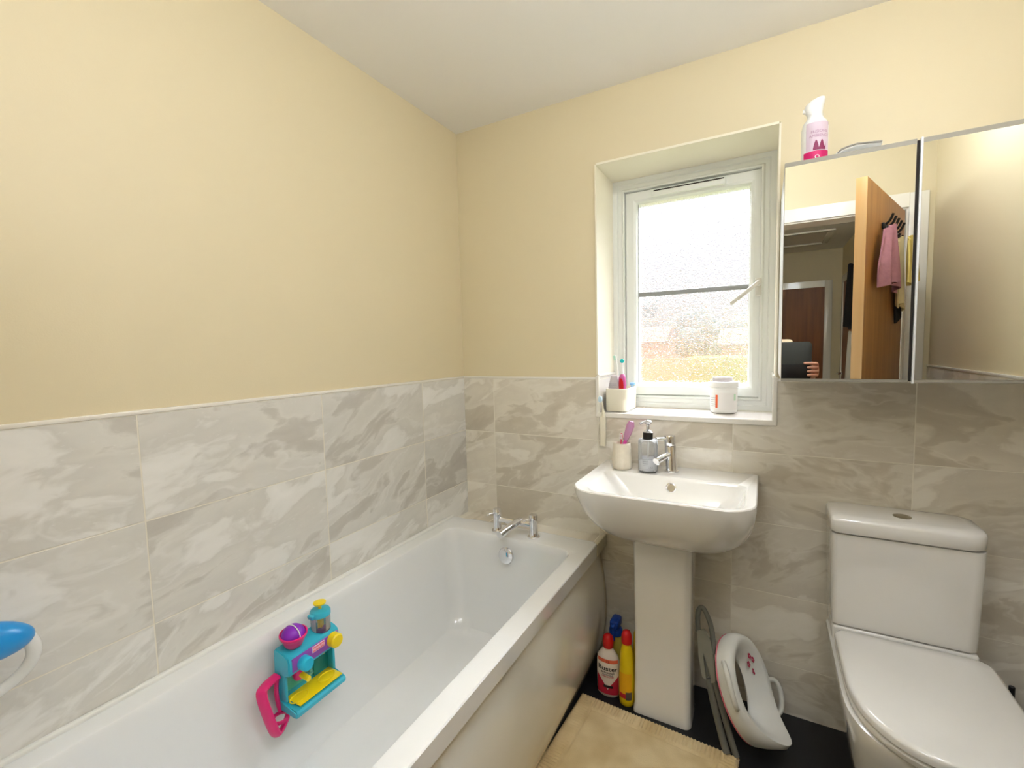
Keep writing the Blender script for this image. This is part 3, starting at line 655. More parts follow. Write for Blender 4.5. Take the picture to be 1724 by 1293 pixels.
# basin tap
t = thing('basin_mixer_tap', 'chrome single lever mixer tap on the basin deck', 'tap', (.972, -.085, ZB))
c = Vector((.974, -.088, ZB)); ax = Vector((-.06, 0, 1)).normalized()
bm = BM(); lathe(bm, [(.0250, 0), (.0255, .003), (.0250, .007), (.0205, .009), (.0200, .011), (.0200, .098), (.0195, .099)], c, ax, 36); tb = finish(bm, 'tap_body', CHROME, t)
bm = BM(); lathe(bm, [(.0195, .1005), (.0200, .102), (.0200, .134), (.0185, .137), (.001, .138)], c, ax, 36); cap = finish(bm, 'tap_cap', CHROME, t)
bm = BM(); p0 = c+ax*.125; d = Vector((-.80, -.62, -.02)).normalized(); cyl(bm, p0+d*.012, p0+d*.052, .0062, seg=16); finish(bm, 'lever', CHROME, cap)
bm = BM(); d = Vector((-.42, -.90, -.20)).normalized(); s = c+ax*.072; sd = d.cross(Vector((0, 0, 1))).normalized(); up_ = sd.cross(d)
rg = lambda q, w, h: [q+sd*(w*cos(a))*1.0+up_*(h*sin(a)) for a in [2*pi*i/20 for i in range(20)]]
loft(bm, [rg(s, .012, .010), rg(s+d*.03, .013, .011), rg(s+d*.085, .0135, .0115), rg(s+d*.088, .012, .010)]); cyl(bm, s+d*.078-up_*.008, s+d*.078-up_*.016, .008); finish(bm, 'spout', CHROME, t, ang=40)

# cup with brushes
cc = Vector((.795, -.105, ZB))
t = thing('toothbrush_cup', 'off-white marble tumbler holding pink toothbrushes on the basin', 'cup', cc)
bm = BM(); lathe(bm, [(.030, 0), (.0345, .004), (.0375, .018), (.0375, .035), (.034, .078), (.0315, .098), (.0295, .100), (.0285, .098), (.031, .06), (.031, .012), (.001, .010)], cc, (0, 0, 1), 40, cap1=False); finish(bm, 'tumbler', STONE, t, ang=50)
def brush(label, p0, p1, r, m, mb, hd, name='toothbrush', cat='toothbrush', headr=.0058, hcol=None, L2=.024):
    p0, p1 = Vector(p0), Vector(p1); d = (p1-p0).normalized(); t = thing(name, label, cat, p0)
    L = (p1-p0).length; bm = BM()
    tube(bm, [p0, p0+d*L*.25, p0+d*L*.55, p0+d*L*.70, p0+d*(L-.03), p1-d*.024], [r*.8, r*1.1, r*.9, r*.55, r*.5, r*.5], 12); finish(bm, 'handle', m, t, ang=60)
    hdv = Vector(hd).normalized(); sd = d.cross(hdv).normalized()
    bm = BM(); rings = []
    for k, (s_, w) in enumerate(((0, .5), (.15, .9), (.5, 1), (.85, .9), (1, .4))):
        q = p1-d*.026+d*.026*s_; rings.append([q+sd*(headr*w*cos(a))+hdv*(.003*sin(a)) for a in [2*pi*i/14 for i in range(14)]])
    loft(bm, rings); finish(bm, 'brush_head', m, t, ang=60)
    bm = BM()
    for i in range(5):
        for j in (-1, 0, 1):
            q = p1-d*(.004+.0042*i)+sd*(.0034*j); cyl(bm, q+hdv*.002, q+hdv*.011, .0015, seg=8)
    finish(bm, 'bristles', mb, t)
    return t
MAG = mat('magenta_brush', (214, 24, 90), .35); PKB = mat('pink_brush', (240, 90, 190), .35)
WBR = mat('white_bristles', (240, 238, 238), .7); BBR = mat('blue_bristles', (110, 190, 235), .7)
brush('short dark pink toothbrush with small white head, left in the marble tumbler', cc+Vector((-.006, -.006, .014)), cc+Vector((-.004, .010, .134)), .0042, MAG, WBR, (0, -1, .1))
bigb = brush('large pink toothbrush in a clear cap leaning right in the marble tumbler', cc+Vector((-.016, 0, .016)), cc+Vector((.034, .004, .172)), .0074, PKB, BBR, (0, -1, 0), headr=.0072)
capc = [cc+Vector((.013, .002, .110)), cc+Vector((.022, .003, .136)), cc+Vector((.032, .004, .167)), cc+Vector((.036, .0045, .182))]
bm = BM(); tube(bm, capc, [.0095, .0135, .0155, .010], 16, flat=.8); finish(bm, 'travel_cap', CLEARP, bigb, ang=60)['label'] = 'clear pink travel cap'
bm = BM(); 
# soap dispenser
sc_ = Vector((.893, -.108, ZB)); t = thing('soap_dispenser', 'clear pump bottle half full of soap between tumbler and basin tap', 'soap dispenser', sc_)
bm = BM(); lathe(bm, [(.030, 0), (.0345, .004), (.0350, .03), (.0350, .112), (.034, .118), (.030, .121), (.016, .123), (.0155, .128), (.0145, .128), (.0145, .122), (.028, .118), (.0328, .110), (.0332, .006), (.001, .005)], sc_, (0, 0, 1), 40, cap1=False); finish(bm, 'bottle', CLEAR, t, ang=45)
bm = BM(); lathe(bm, [(.001, .0055), (.0328, .0065), (.0330, .052), (.001, .053)], sc_, (0, 0, 1), 36); finish(bm, 'soap', mat('cloudy_soap', (226, 228, 232), .35, noise=.1), t, ang=45)
bm = BM(); lathe(bm, [(.0175, .121), (.0180, .123), (.0180, .144), (.0165, .147), (.001, .147)], sc_, (0, 0, 1), 32); pc = finish(bm, 'pump_collar', BLACKP, t)
bm = BM(); cyl(bm, sc_+Vector((0, 0, .145)), sc_+Vector((0, 0, .176)), .0055); lathe(bm, [(.0175, .147), (.012, .152), (.006, .156)], sc_, (0, 0, 1), 24)
h0 = sc_+Vector((0, 0, .176)); lathe(bm, [(.008, 0), (.0135, .004), (.0145, .010), (.010, .015), (.001, .016)], h0, (0, 0, 1), 24); tube(bm, [h0+Vector((0, 0, .009)), h0+Vector((-.014, -.012, .009)), h0+Vector((-.024, -.020, .004))], [.006, .005, .004], 12); finish(bm, 'pump_head', mat('silver_pump', (196, 196, 200), .2, metal=.8), t, ang=45)
bm = BM(); cyl(bm, sc_+Vector((0, 0, .012)), sc_+Vector((0, 0, .122)), .003, seg=10); finish(bm, 'dip_tube', PLW, t)
fa = atan2(-1, .15)
finish(patch(sc_, .035, .035, ZB+.012, ZB+.050, fa-.95, fa+.95, .0004), 'label', mat('frosted_label', (212, 214, 218), .5, alpha=.75), t)
for tx, sz, zz, dx in (('HAND', .007, .044, -.2), ('WASH', .007, .036, -.2), ('moisturising hand wash', .0034, .029, 0), ('x 5.1', .008, .022, .35), ('for soft clean hands', .0032, .016, 0)):
    finish(wrap(text_bm(tx, sz, .0001), sc_, .0352, .0352, ZB+zz, fa+dx, .001), 'label_lettering', GREYINK, t, smooth=False)
# hanging toothbrush at the sill corner
t = thing('toothbrush', 'long white toothbrush standing head-up against the tile corner beside the sill', 'toothbrush', (.694, -.02, .918))
bm = BM(); box(bm, .681, .7045, -.022, -.008, .917, 1.040, .004, 3); tube(bm, subdiv_path([(.694, -.015, 1.035), (.6955, -.017, 1.055), (.694, -.024, 1.085), (.688, -.026, 1.112)], 4), [.009]*3+[.006]*3+[.004]*7, 12, flat=.6); finish(bm, 'handle', PLCREAM, t, ang=50)
bm = BM(); lathe(bm, [(.001, 0), (.009, .001), (.0105, .006), (.0105, .012), (.009, .016), (.001, .017)], (.686, -.018, 1.112), (0, -1, 0), 20, sx=.8, sy=1.3); finish(bm, 'brush_head', mat('pale_blue_bristle', (205, 228, 238), .6), t)
bm = BM(); cyl(bm, (.690, 0.0, .99), (.690, -.010, .99), .012); finish(bm, 'wall_clip', PLW, t)

# ================================================================== SILL THINGS
ZS = WZ0+.006
t = thing('storage_box', 'cream rounded plastic box full of brushes at the left end of the sill', 'box', (.73, .12, ZS))
bx0, bx1, by0, by1 = .687, .778, .032, .198
bm = BM(); R_ = [rr(bx0+.004, bx1-.004, by0+.004, by1-.004, ZS, .016, 5), rr(bx0, bx1, by0, by1, ZS+.004, .018, 5), rr(bx0-.001, bx1+.001, by0-.001, by1+.001, ZS+.094, .018, 5), rr(bx0+.002, bx1-.002, by0+.002, by1-.002, ZS+.095, .016, 5), rr(bx0+.003, bx1-.003, by0+.003, by1-.003, ZS+.006, .015, 5)]
loft(bm, R_); finish(bm, 'tub', PLCREAM, t, ang=50)
# electric brushes in the box
t = thing('electric_toothbrush', 'red and lilac electric toothbrush with teal round head in the cream box', 'electric toothbrush', (.752, .075, ZS+.007))
q = Vector((.750, .070, ZS+.007)); bm = BM(); lathe(bm, [(.010, 0), (.013, .004), (.0145, .05), (.0155, .10), (.0145, .130), (.010, .143), (.004, .148)], q, (0.0, 0, 1), 24); h = finish(bm, 'handle', mat('lilac_red_handle', (196, 90, 150), .35), t, ang=50)
finish(patch(q, .0148, .0148, q.z+.07, q.z+.130, -pi/2-.8, -pi/2+.55, .0008, shape=lambda s: (q.z+.092-.025*sqrt(max(0, 1-(2*s-1)**2)), q.z+.100+.030*sqrt(max(0, 1-(2*s-1)**2)))), 'grip', REDP, t)
bm = BM(); tube(bm, [q+Vector((0, 0, .146)), q+Vector((0, 0, .17)), q+Vector((0, 0, .195))], [.0062, .0045, .0042], 12); bm2 = finish(bm, 'brush_neck', PLW, t)
bm = BM(); lathe(bm, [(.001, 0), (.008, .001), (.009, .006), (.008, .010), (.001, .011)], q+Vector((0, .004, .201)), (0, -1, 0), 20); finish(bm, 'brush_head', mat('teal_head', (30, 190, 190), .4), t)
brush('slim white toothbrush leaning tallest with pale green head in the cream box', (.742, .10, ZS+.008), (.712, .106, ZS+.232), .0045, PLW, mat('mint_bristles', (176, 226, 206), .7), (-1, -.3, 0))
t = thing('mouthwash_bottle', 'small translucent bottle with printed label in the cream box', 'bottle', (.716, .070, ZS+.007))
q = Vector((.716, .068, ZS+.007)); bm = BM(); lathe(bm, [(.022, 0), (.024, .003), (.0245, .090), (.018, .118), (.014, .138), (.013, .140)], q, (0, 0, 1), 28, sy=.85); finish(bm, 'bottle', CLEARB, t, ang=50)
for i in range(3): finish(wrap(text_bm('MOUTHWASH', .0045, .0001), q, .0235, .020, q.z+.106-i*.006, -pi/2, .002), 'label_lettering', GREYINK, t, smooth=False)
t = thing('toothbrush', 'light blue toothbrush head showing at the back corner of the cream box', 'toothbrush', (.765, .16, ZS+.008))
bm = BM(); tube(bm, [(.755, .15, ZS+.008), (.763, .162, ZS+.07), (.766, .170, ZS+.105)], .005, 12); finish(bm, 'handle', mat('sky_blue_brush', (170, 215, 245), .35), t, ang=50)
bm = BM(); box(bm, .756, .778, .162, .178, ZS+.100, ZS+.112, .004); finish(bm, 'brush_head', mat('sky_blue_head', (150, 205, 245), .35), t)

t = thing('supplement_tub', 'white round screw-top tub with orange label stripe on the sill', 'tub', (1.126, .158, ZS))
q = Vector((1.1265, .160, ZS)); bm = BM(); lathe(bm, [(.044, 0), (.0475, .003), (.0485, .008), (.0495, .085), (.050, .092), (.0515, .093), (.0515, .096), (.0495, .097), (.0495, .100)], q, (0, 0, 1), 48); finish(bm, 'tub', PLW, t, ang=40)
bm = BM(); lathe(bm, [(.0505, .100), (.053, .101), (.053, .118), (.0515, .121), (.048, .122), (.047, .120), (.001, .120)], q, (0, 0, 1), 48); finish(bm, 'lid', PLW, t, ang=40)
fa = atan2(CAMP.y-q.y, CAMP.x-q.x)
finish(patch(q, .0488, .0488, ZS+.014, ZS+.080, fa-1.3, fa+1.3, .0005), 'label', mat('white_label', (236, 234, 230), .5), t)
finish(patch(q, .0488, .0488, ZS+.022, ZS+.072, fa-.60, fa-.43, .0012), 'orange_stripe', ORANGE, t)
finish(patch(q, .0488, .0488, ZS+.050, ZS+.076, fa+.80, fa+1.0, .0012), 'green_stripe', mat('pale_green', (190, 220, 190), .5), t)
for i in range(5): finish(wrap(text_bm('bio supplement', .0042, .0001), q, .0488, .0488, ZS+.060-i*.008, fa-.86, .0016), 'label_lettering', GREYINK, t, smooth=False)
bm = BM(); lathe(bm, [(.034, .122), (.037, .124), (.037, .136), (.034, .1385), (.001, .139)], q+Vector((-.004, .004, 0)), (0, 0, 1), 36); tag(finish(bm, 'small_dish', CLEARB), 'small frosted lid lying on top of the white tub', 'lid')

# ================================================================== MIRROR CABINET
CY = -.330
cx0, cxm, cx1 = 1.306, 1.5865, 1.872; cz0, cz1 = 1.217, 1.800
t = thing('mirror_cabinet', 'wall cabinet with two mirrored doors above the toilet', 'mirror cabinet', (1.59, -.16, cz0))
bm = BM()
box(bm, cx0, cx0+.014, CY+.012, 0.0, cz0+.002, cz1-.002, .002)
box(bm, cx1-.014, cx1, CY+.012, 0.0, cz0+.002, cz1-.002, .002)
box(bm, cx0+.014, cx1-.014, CY+.012, 0.0, cz0+.002, cz0+.016); box(bm, cx0+.014, cx1-.014, CY+.012, 0.0, cz1-.016, cz1-.002)
box(bm, cx0+.014, cx1-.014, -.008, 0.0, cz0+.016, cz1-.016); box(bm, cxm-.006, cxm+.006, CY+.014, -.008, cz0+.016, cz1-.016)
finish(bm, 'cabinet_body', CABW, t)
def mdoor(x0, x1, M_=None):
    bm = BM(); box(bm, x0, x1, CY+.001, CY+.012, cz0-.003, cz1+.003, .001)
    d = finish(bm, 'door', [CABG], t, M_=M_, smooth=False)
    bm = BM(); box(bm, x0+.001, x1-.001, CY, CY+.003, cz0+.005, cz1-.009); finish(bm, 'mirror', MIRROR, d, M_=M_, smooth=False)
    return d
finish(box(BM(), 1.5803, 1.5866, CY+.006, CY+.014, cz0, cz1), 'door_gap_shade', DARKG, t, smooth=False)  # dark strip standing in for the shade in the gap between the doors
mdoor(cx0, 1.5800)
Rz = Matrix.Translation((cx1, CY, 0)) @ Matrix.Rotation(radians(-0.15), 4, 'Z') @ Matrix.Translation((-cx1, -CY, 0))
d2 = mdoor(1.5910, cx1, Rz)
finish(box(BM(), 1.5870, 1.5915, CY-.002, CY+.013, cz0-.006, cz1+.004, .001), 'edge_strip', CABW, d2, M_=Rz)
# things on the cabinet
q = Vector((1.378, -.245, cz1+.003)); t = thing('air_freshener', 'white spray bottle with pink and lilac label on top of the mirror cabinet', 'air freshener', q)
bm = BM(); lathe(bm, [(.028, 0), (.031, .003), (.0315, .01), (.0315, .105), (.028, .120), (.020, .130), (.0175, .138), (.018, .142)], q, (0, 0, 1), 36); finish(bm, 'bottle', PLW, t, ang=50)
bm = BM(); zt = q.z+.138
hp = [(-.004, .000, .020), (-.010, .010, .020), (-.006, .022, .021), (-.004, .032, .022), (-.002, .044, .020), (.004, .054, .014)]
loft(bm, [[q+Vector((ox+(r_*cos(a)), r_*.85*sin(a), .138+z)) for a in [2*pi*i/24 for i in range(24)]] for ox, z, r_ in ((0, 0, .0185), (-.002, .008, .019), (-.004, .020, .0225), (-.001, .032, .022), (.006, .042, .017), (.012, .048, .009))])
loft(bm, [[q+Vector((-.015-.014*k, .008*cos(a)*(1-.35*k), .138+.019+.006*k*0+.009*sin(a)*(1-.4*k))) for a in [2*pi*i/16 for i in range(16)]] for k in (0, .5, 1)])
finish(bm, 'spray_head', PLW, t, ang=50)
fa = atan2(CAMP.y-q.y, CAMP.x-q.x)+.10
finish(patch(q, .0316, .0316, q.z+.032, q.z+.112, fa-.75, fa+1.1, .0005), 'lilac_label', mat('lilac_label', (214, 196, 208), .5), t)
finish(patch(q, .0316, .0316, q.z+.004, q.z+.036, fa-.95, fa+1.1, .0010), 'pink_label', mat('magenta_label', (200, 20, 100), .5), t)
finish(patch(q, .0316, .0316, q.z+.038, q.z+.062, fa-.2, fa+.75, .0012, shape=lambda s: (q.z+.038, q.z+.042+.022*abs(sin(s*7)))), 'flower', mat('plum_label', (130, 30, 80), .5), t)
for tx, z in (('FUSIONS', .086), ('AMBIENCE', .075)): finish(wrap(text_bm(tx, .010, .0001), q, .0316, .0316, q.z+z, fa+.25, .0016), 'label_lettering', mat('mauve_ink', (180, 140, 165), .5), t, smooth=False)
finish(wrap(text_bm('O', .014, .0003), q, .0316, .0316, q.z+.019, fa+.1, .0020), 'round_mark', PLW, t, smooth=False)
# tray / pack lying on the cabinet
t = thing('plastic_tray', 'curved white plastic tray lying on the mirror cabinet beside the spray bottle', 'tray', (1.49, -.22, cz1+.003))
bm = BM(); zt = cz1+.0035
TRX = -.028; prof = [(1.430, 0.000), (1.446, .012), (1.456, .026), (1.470, .034), (1.500, .038), (1.540, .035), (1.553, .032), (1.553, .028), (1.540, .030), (1.500, .033), (1.472, .029), (1.460, .020), (1.452, .006), (1.450, .000)]
loft(bm, [[(x+TRX, y, zt+z) for x, z in prof] for y in (-.26, -.15)]); finish(bm, 'tray_shell', PLW, t, ang=30)
bm = BM(); tube(bm, [(x+TRX, -.262, zt+z+.001) for x, z in ((1.458, .022), (1.466, .030), (1.480, .034), (1.500, .037), (1.552, .031))], .0022, 8); finish(bm, 'tray_rim', mat('grey_rim', (150, 146, 136), .4), t)
bm = BM(); box(bm, 1.425, 1.51, -.255, -.155, zt, zt+.012, .004); finish(bm, 'tray_base', PLW, t)

# ================================================================== TOILET
t = thing('toilet', 'white close-coupled toilet with lid down at the right', 'toilet', (1.635, -.3, 0))
tx0, tx1 = 1.450, 1.806
bm = BM()
rc = lambda ex, yf, z, r: rr(tx0+ex, tx1-ex*.9, yf, -.008, z, (.012, .012, r*.6, r+.006), 6)
loft(bm, [rc(.014, -.140, .448, .02), rc(.010, -.147, .452, .022), rc(.008, -.150, .50, .024), rc(.004, -.157, .70, .024), rc(.004, -.158, .741, .024)]); finish(bm, 'cistern', CERAM, t, ang=50)
bm = BM(); rl = lambda ex, yf, z, r: rr(tx0+ex, tx1-ex, yf, -.004, z, (.03, .012, r, r+.03), 6)
loft(bm, [rl(.003, -.163, .746, .02), rl(0, -.167, .750, .022), rl(0, -.168, .782, .022), rl(.002, -.165, .788, .022), rl(.007, -.160, .7925, .022), rl(.03, -.13, .7945, .02)]); finish(bm, 'cistern_lid', CERAM, t, ang=50)
bm = BM(); lathe(bm, [(.020, 0), (.022, .001), (.022, .003), (.018, .0045), (.001, .005)], (1.632, -.082, .793), (0, 0, 1), 32); bt = finish(bm, 'flush_button', mat('satin_chrome', (170, 165, 150), .2, metal=1.0), t)
def dring(x0, x1, yb, yf, z, rb=.03, n=26, pw=2.3, ys=None):
    # D outline: straight back, sides, rounded front
    out = []; cx = (x0+x1)/2; w = (x1-x0)/2; ys = ys if ys is not None else yb-(yb-yf)*.48
    for k in range(6): a = radians(90*k/5); out.append((x1-rb+rb*cos(a), yb-rb+rb*sin(a), z))
    for k in range(6): a = radians(90+90*k/5); out.append((x0+rb+rb*cos(a), yb-rb+rb*sin(a), z))
    for k in range(n+1):
        a = pi+pi*k/n; c_, s_ = cos(a), sin(a)
        out.append((cx+w*math.copysign(abs(c_)**(2/pw), c_), ys+(ys-yf)*math.copysign(abs(s_)**(2/pw), s_), z))
    return out
LX0, LX1 = 1.462, 1.812
bm = BM(); loft(bm, [dring(LX0+.006, LX1-.006, -.168, -.605, .423), dring(LX0, LX1, -.162, -.612, .428), dring(LX0, LX1, -.162, -.612, .440), dring(LX0+.003, LX1-.003, -.164, -.608, .446), dring(LX0+.010, LX1-.010, -.170, -.600, .449), dring(LX0+.05, LX1-.05, -.2, -.56, .450)]); ld = finish(bm, 'lid', CERAM, t, ang=50)
bm = BM(); loft(bm, [dring(LX0+.004, LX1-.004, -.165, -.606, .403), dring(LX0+.001, LX1-.001, -.162, -.610, .407), dring(LX0+.001, LX1-.001, -.162, -.610, .418), dring(LX0+.005, LX1-.005, -.166, -.604, .4225)]); finish(bm, 'seat', CERAM, t, ang=50)
bm = BM()
pr = lambda x0, x1, yb, yf, z: dring(x0, x1, yb, yf, z, .02, ys=-.40 if z > .1 else -.33)
loft(bm, [pr(1.525, 1.735, -.02, -.45, 0.0), pr(1.525, 1.735, -.02, -.45, .01), pr(1.515, 1.745, -.02, -.455, .05), pr(1.497, 1.763, -.02, -.485, .15), pr(1.478, 1.785, -.02, -.53, .25), pr(1.462, 1.800, -.02, -.572, .34), pr(1.456, 1.806, -.02, -.590, .385), pr(1.457, 1.805, -.02, -.590, .398), pr(1.466, 1.798, -.03, -.582, .402)]); finish(bm, 'pan', CERAM, t, ang=50)
bm = BM(); box(bm, tx0+.012, tx1-.010, -.150, -.012, .398, .447, .008, 3); finish(bm, 'cistern_platform', CERAM, t)
for hx in (1.53, 1.71): bm = BM(); cyl(bm, (hx, -.170, .424), (hx+.03, -.170, .424), .009); finish(bm, 'hinge', CHROME, t)

# ================================================================== FLOOR THINGS
# bath mat
def ribbed():
    m = bpy.data.materials.new('beige_cotton_mat'); m.use_nodes = True; n = m.node_tree.nodes; l = m.node_tree.links; b = n['Principled BSDF']
    b.inputs['Base Color'].default_value = srgb(226, 204, 158); b.inputs['Roughness'].default_value = .95
    tcn = n.new('ShaderNodeTexCoord'); nz = n.new('ShaderNodeTexNoise'); nz.inputs['Scale'].default_value = 260; nz.inputs['Detail'].default_value = 3; l.new(tcn.outputs['Object'], nz.inputs['Vector'])
    bp = n.new('ShaderNodeBump'); bp.inputs['Strength'].default_value = .5; bp.inputs['Distance'].default_value = .003; l.new(nz.outputs['Fac'], bp.inputs['Height']); l.new(bp.outputs[0], b.inputs['Normal'])
    n2 = n.new('ShaderNodeTexNoise'); n2.inputs['Scale'].default_value = 9; l.new(tcn.outputs['Object'], n2.inputs['Vector']); r = n.new('ShaderNodeValToRGB'); r.color_ramp.elements[0].color = srgb(214, 190, 142); r.color_ramp.elements[1].color = srgb(234, 214, 170); r.color_ramp.elements[0].position = .35; r.color_ramp.elements[1].position = .65
    l.new(n2.outputs['Fac'], r.inputs[0]); l.new(r.outputs[0], b.inputs['Base Color'])
    return m
MATM = ribbed()
mx0, mx1, my0, my1 = .676, 1.215, -1.10, -.247
MM = Matrix.Translation((mx0, my1, 0)) @ Matrix.Rotation(radians(-3.5), 4, 'Z') @ Matrix.Translation((-mx0, -my1, 0))
bm = BM(); nx, ny = 150, 220; G = []
def mz(x, y):
    d = min(x-mx0, mx1-x, my1-y, y-my0); bd = .055
    z = .012+.0015*sin(31*x+11*y)*sin(17*y)
    if d < bd:
        # ribbed border: ribs run outwards
        s = (y if min(x-mx0, mx1-x) < min(my1-y, y-my0) else x)
        z = .014+.0028*sin(s*2*pi/.0115)
        if d < .008: z *= .45+.55*d/.008
    elif d < bd+.008: z = .008
    return z
for j in range(ny+1):
    y = my0+(my1-my0)*j/ny; G.append([bm.verts.new((mx0+(mx1-mx0)*i/nx+(.0015*sin(y*2*pi/.0115) if i in (0, nx) else 0), y, mz(mx0+(mx1-mx0)*i/nx, y))) for i in range(nx+1)])
for j in range(ny):
    for i in range(nx): bm.faces.new((G[j][i], G[j][i+1], G[j+1][i+1], G[j+1][i]))
rim = [G[0][i] for i in range(nx+1)]+[G[j][nx] for j in range(1, ny+1)]+[G[ny][i] for i in range(nx-1, -1, -1)]+[G[j][0] for j in range(ny-1, 0, -1)]
lo = [bm.verts.new((v.co.x, v.co.y, .0005)) for v in rim]
for i in range(len(rim)): j = (i+1) % len(rim); bm.faces.new((rim[i], lo[i], lo[j], rim[j]))
bm.faces.new(lo)
tag(finish(bm, 'bath_mat', MATM, M_=MM, ang=80), 'beige cotton bath mat with ribbed border on the black floor', 'bath mat')

# bottles behind the pedestal
def oval_bottle(name, label, c, prof, sx, sy, m, rot=0.0):
    t = thing(name, label, 'bottle', c); bm = BM(); lathe(bm, prof, c, (0, 0, 1), 36, sx=sx, sy=sy); finish(bm, 'bottle', m, t, ang=50); return t
q = Vector((.761, -.190, 0)); t = oval_bottle('cleaner_bottle', 'white drain cleaner bottle with red cap and pink label beside the bath panel', q, [(.036, 0), (.041, .005), (.043, .02), (.044, .10), (.043, .135), (.038, .155), (.024, .175), (.017, .185), (.016, .192)], 1.0, .62, mat('white_bottle', (236, 226, 214), .35))
bm = BM(); lathe(bm, [(.0185, .186), (.020, .188), (.0205, .212), (.018, .226), (.010, .234), (.001, .236)], q, (0, 0, 1), 28); finish(bm, 'cap', REDP, t, ang=50)
fa = atan2((CAMP.y-q.y)*1.0, (CAMP.x-q.x)*.62); fa = -pi/2+.12
wr_ = lambda s, sz, z, m, da=0: finish(wrap(text_bm(s, sz, .0004), q, .044, .0273, q.z+z, fa+da, .0012, bold=1.02), 'label_lettering', m, t, smooth=False)
finish(patch(q, .0425, .0264, .136, .150, fa-1.05, fa+1.05, .0006), 'orange_band', mat('coral_band', (232, 110, 80), .5), t)
shp = lambda s: (.014, .030+.058*abs(2*s-1)**.7)
finish(patch(q, .044, .0273, .014, .09, fa-1.1, fa+1.1, .0006, shape=shp, n=24), 'pink_label', mat('crimson_label', (205, 40, 70), .5, noise=.3, nscale=200), t)
wr_('Buster', .024, .114, INK); wr_('BATHROOM', .0075, .098, INK); wr_('PLUGHOLE', .0065, .090, GREYINK); wr_('UNBLOCKER', .0065, .083, mat('rose_ink', (215, 110, 120), .5)); wr_('12', .012, .142, mat('rust_ink', (170, 60, 50), .5)); 
bm = text_bm('~', .03, .0004); bm.free()
finish(patch(q, .044, .0273, .040, .050, fa-.35, fa+.45, .0014), 'dark_mark', INK, t)
q = Vector((.836, -.205, 0)); t = oval_bottle('cleaner_bottle', 'tall yellow bleach bottle with red cap against the pedestal front', q, [(.030, 0), (.034, .004), (.036, .02), (.0365, .09), (.033, .15), (.031, .19), (.025, .215), (.017, .235), (.0165, .24)], .78, .80, mat('yellow_bottle', (236, 205, 20), .3))
bm = BM(); lathe(bm, [(.020, .232), (.0215, .236), (.0205, .262), (.014, .277), (.001, .281)], q, (0, 0, 1), 28, sx=.9, sy=.9); finish(bm, 'cap', REDP, t, ang=50)
finish(patch(q, .0284, .0291, .050, .130, -pi/2-.9, -pi/2+.9, .0006), 'label', mat('amber_label', (240, 180, 20), .5), t)
finish(patch(q, .0284, .0291, .034, .052, -pi/2-.8, -pi/2+.1, .0010), 'red_strip', REDL, t)
finish(patch(q, .0284, .0291, .030, .060, -pi/2+.1, -pi/2+.9, .0010), 'grey_print', mat('grey_print', (90, 80, 70), .5), t)
q = Vector((.858, -.066, 0)); t = oval_bottle('cleaner_bottle', 'rear yellow bottle whose red cap shows behind the front yellow bottle', q, [(.030, 0), (.034, .004), (.036, .02), (.0365, .09), (.033, .15), (.031, .19), (.025, .205), (.017, .22), (.0165, .225)], 1.0, .7, mat('yellow_bottle_rear', (226, 196, 30), .3))
bm = BM(); lathe(bm, [(.020, .218), (.0215, .222), (.0205, .244), (.014, .258), (.001, .262)], q, (0, 0, 1), 28); finish(bm, 'cap', REDP, t, ang=50)
q = Vector((.762, -.090, 0)); t = oval_bottle('spray_bottle', 'bottle with blue trigger top standing behind the white drain cleaner', q, [(.034, 0), (.038, .004), (.040, .02), (.040, .10), (.034, .15), (.018, .185), (.015, .195)], 1.0, .7, mat('straw_bottle', (214, 196, 90), .3))
bm = BM(); lathe(bm, [(.024, .178), (.026, .182), (.026, .200), (.018, .212)], q, (0, 0, 1), 28); box(bm, q.x-.018, q.x+.018, q.y-.032, q.y+.03, q.z+.208, q.z+.246, .010, 3); box(bm, q.x-.008, q.x+.008, q.y-.046, q.y-.028, q.z+.222, q.z+.236, .004); tube(bm, [q+Vector((0, -.026, .215)), q+Vector((0, -.036, .195)), q+Vector((0, -.036, .172))], .006, 10); finish(bm, 'trigger_head', NAVY, t, ang=50)

# folded grey step frame beside the pedestal
t = thing('folding_step_frame', 'folded grey plastic frame leaning against the pedestal side', 'step frame', (1.19, -.27, 0))
SN = Vector((0, -1, .36)).normalized()
def slab(pts, th):
    bm = BM(); a = [bm.verts.new(Vector(p)+SN*th/2) for p in pts]; b = [bm.verts.new(Vector(p)-SN*th/2) for p in pts]; n = len(pts)
    bm.faces.new(a); bm.faces.new(list(reversed(b)))
    for i in range(n): j = (i+1) % n; bm.faces.new((a[i], b[i], b[j], a[j]))
    bmesh.ops.triangulate(bm, faces=[f for f in bm.faces if len(f.verts) > 4])
    return bm
finish(slab([(1.0749, -.1707, .3291), (1.0977, -.1676, .3376), (1.1172, -.1771, .3115), (1.1342, -.1997, .2486), (1.138, -.2186, .1962), (1.125, -.2214, .1884), (1.1214, -.2129, .212), (1.0971, -.192, .2699), (1.1003, -.2029, .2396), (1.1109, -.2187, .1959), (1.0972, -.2175, .1992), (1.082, -.1956, .2601)], .02), 'side_plate', mat('light_grey_plate', (136, 134, 120), .45, noise=.15), t, smooth=False)
bm = BM(); tube(bm, subdiv_path([(1.0788, -.1719, .3257), (1.0744, -.1591, .3613), (1.0763, -.1487, .3904), (1.0865, -.1446, .4017), (1.1001, -.1497, .3874), (1.1152, -.1602, .3582), (1.124, -.1734, .3217), (1.1285, -.191, .2726)], 4), .0085, 10); finish(bm, 'top_hoop', GREYP, t, ang=60)
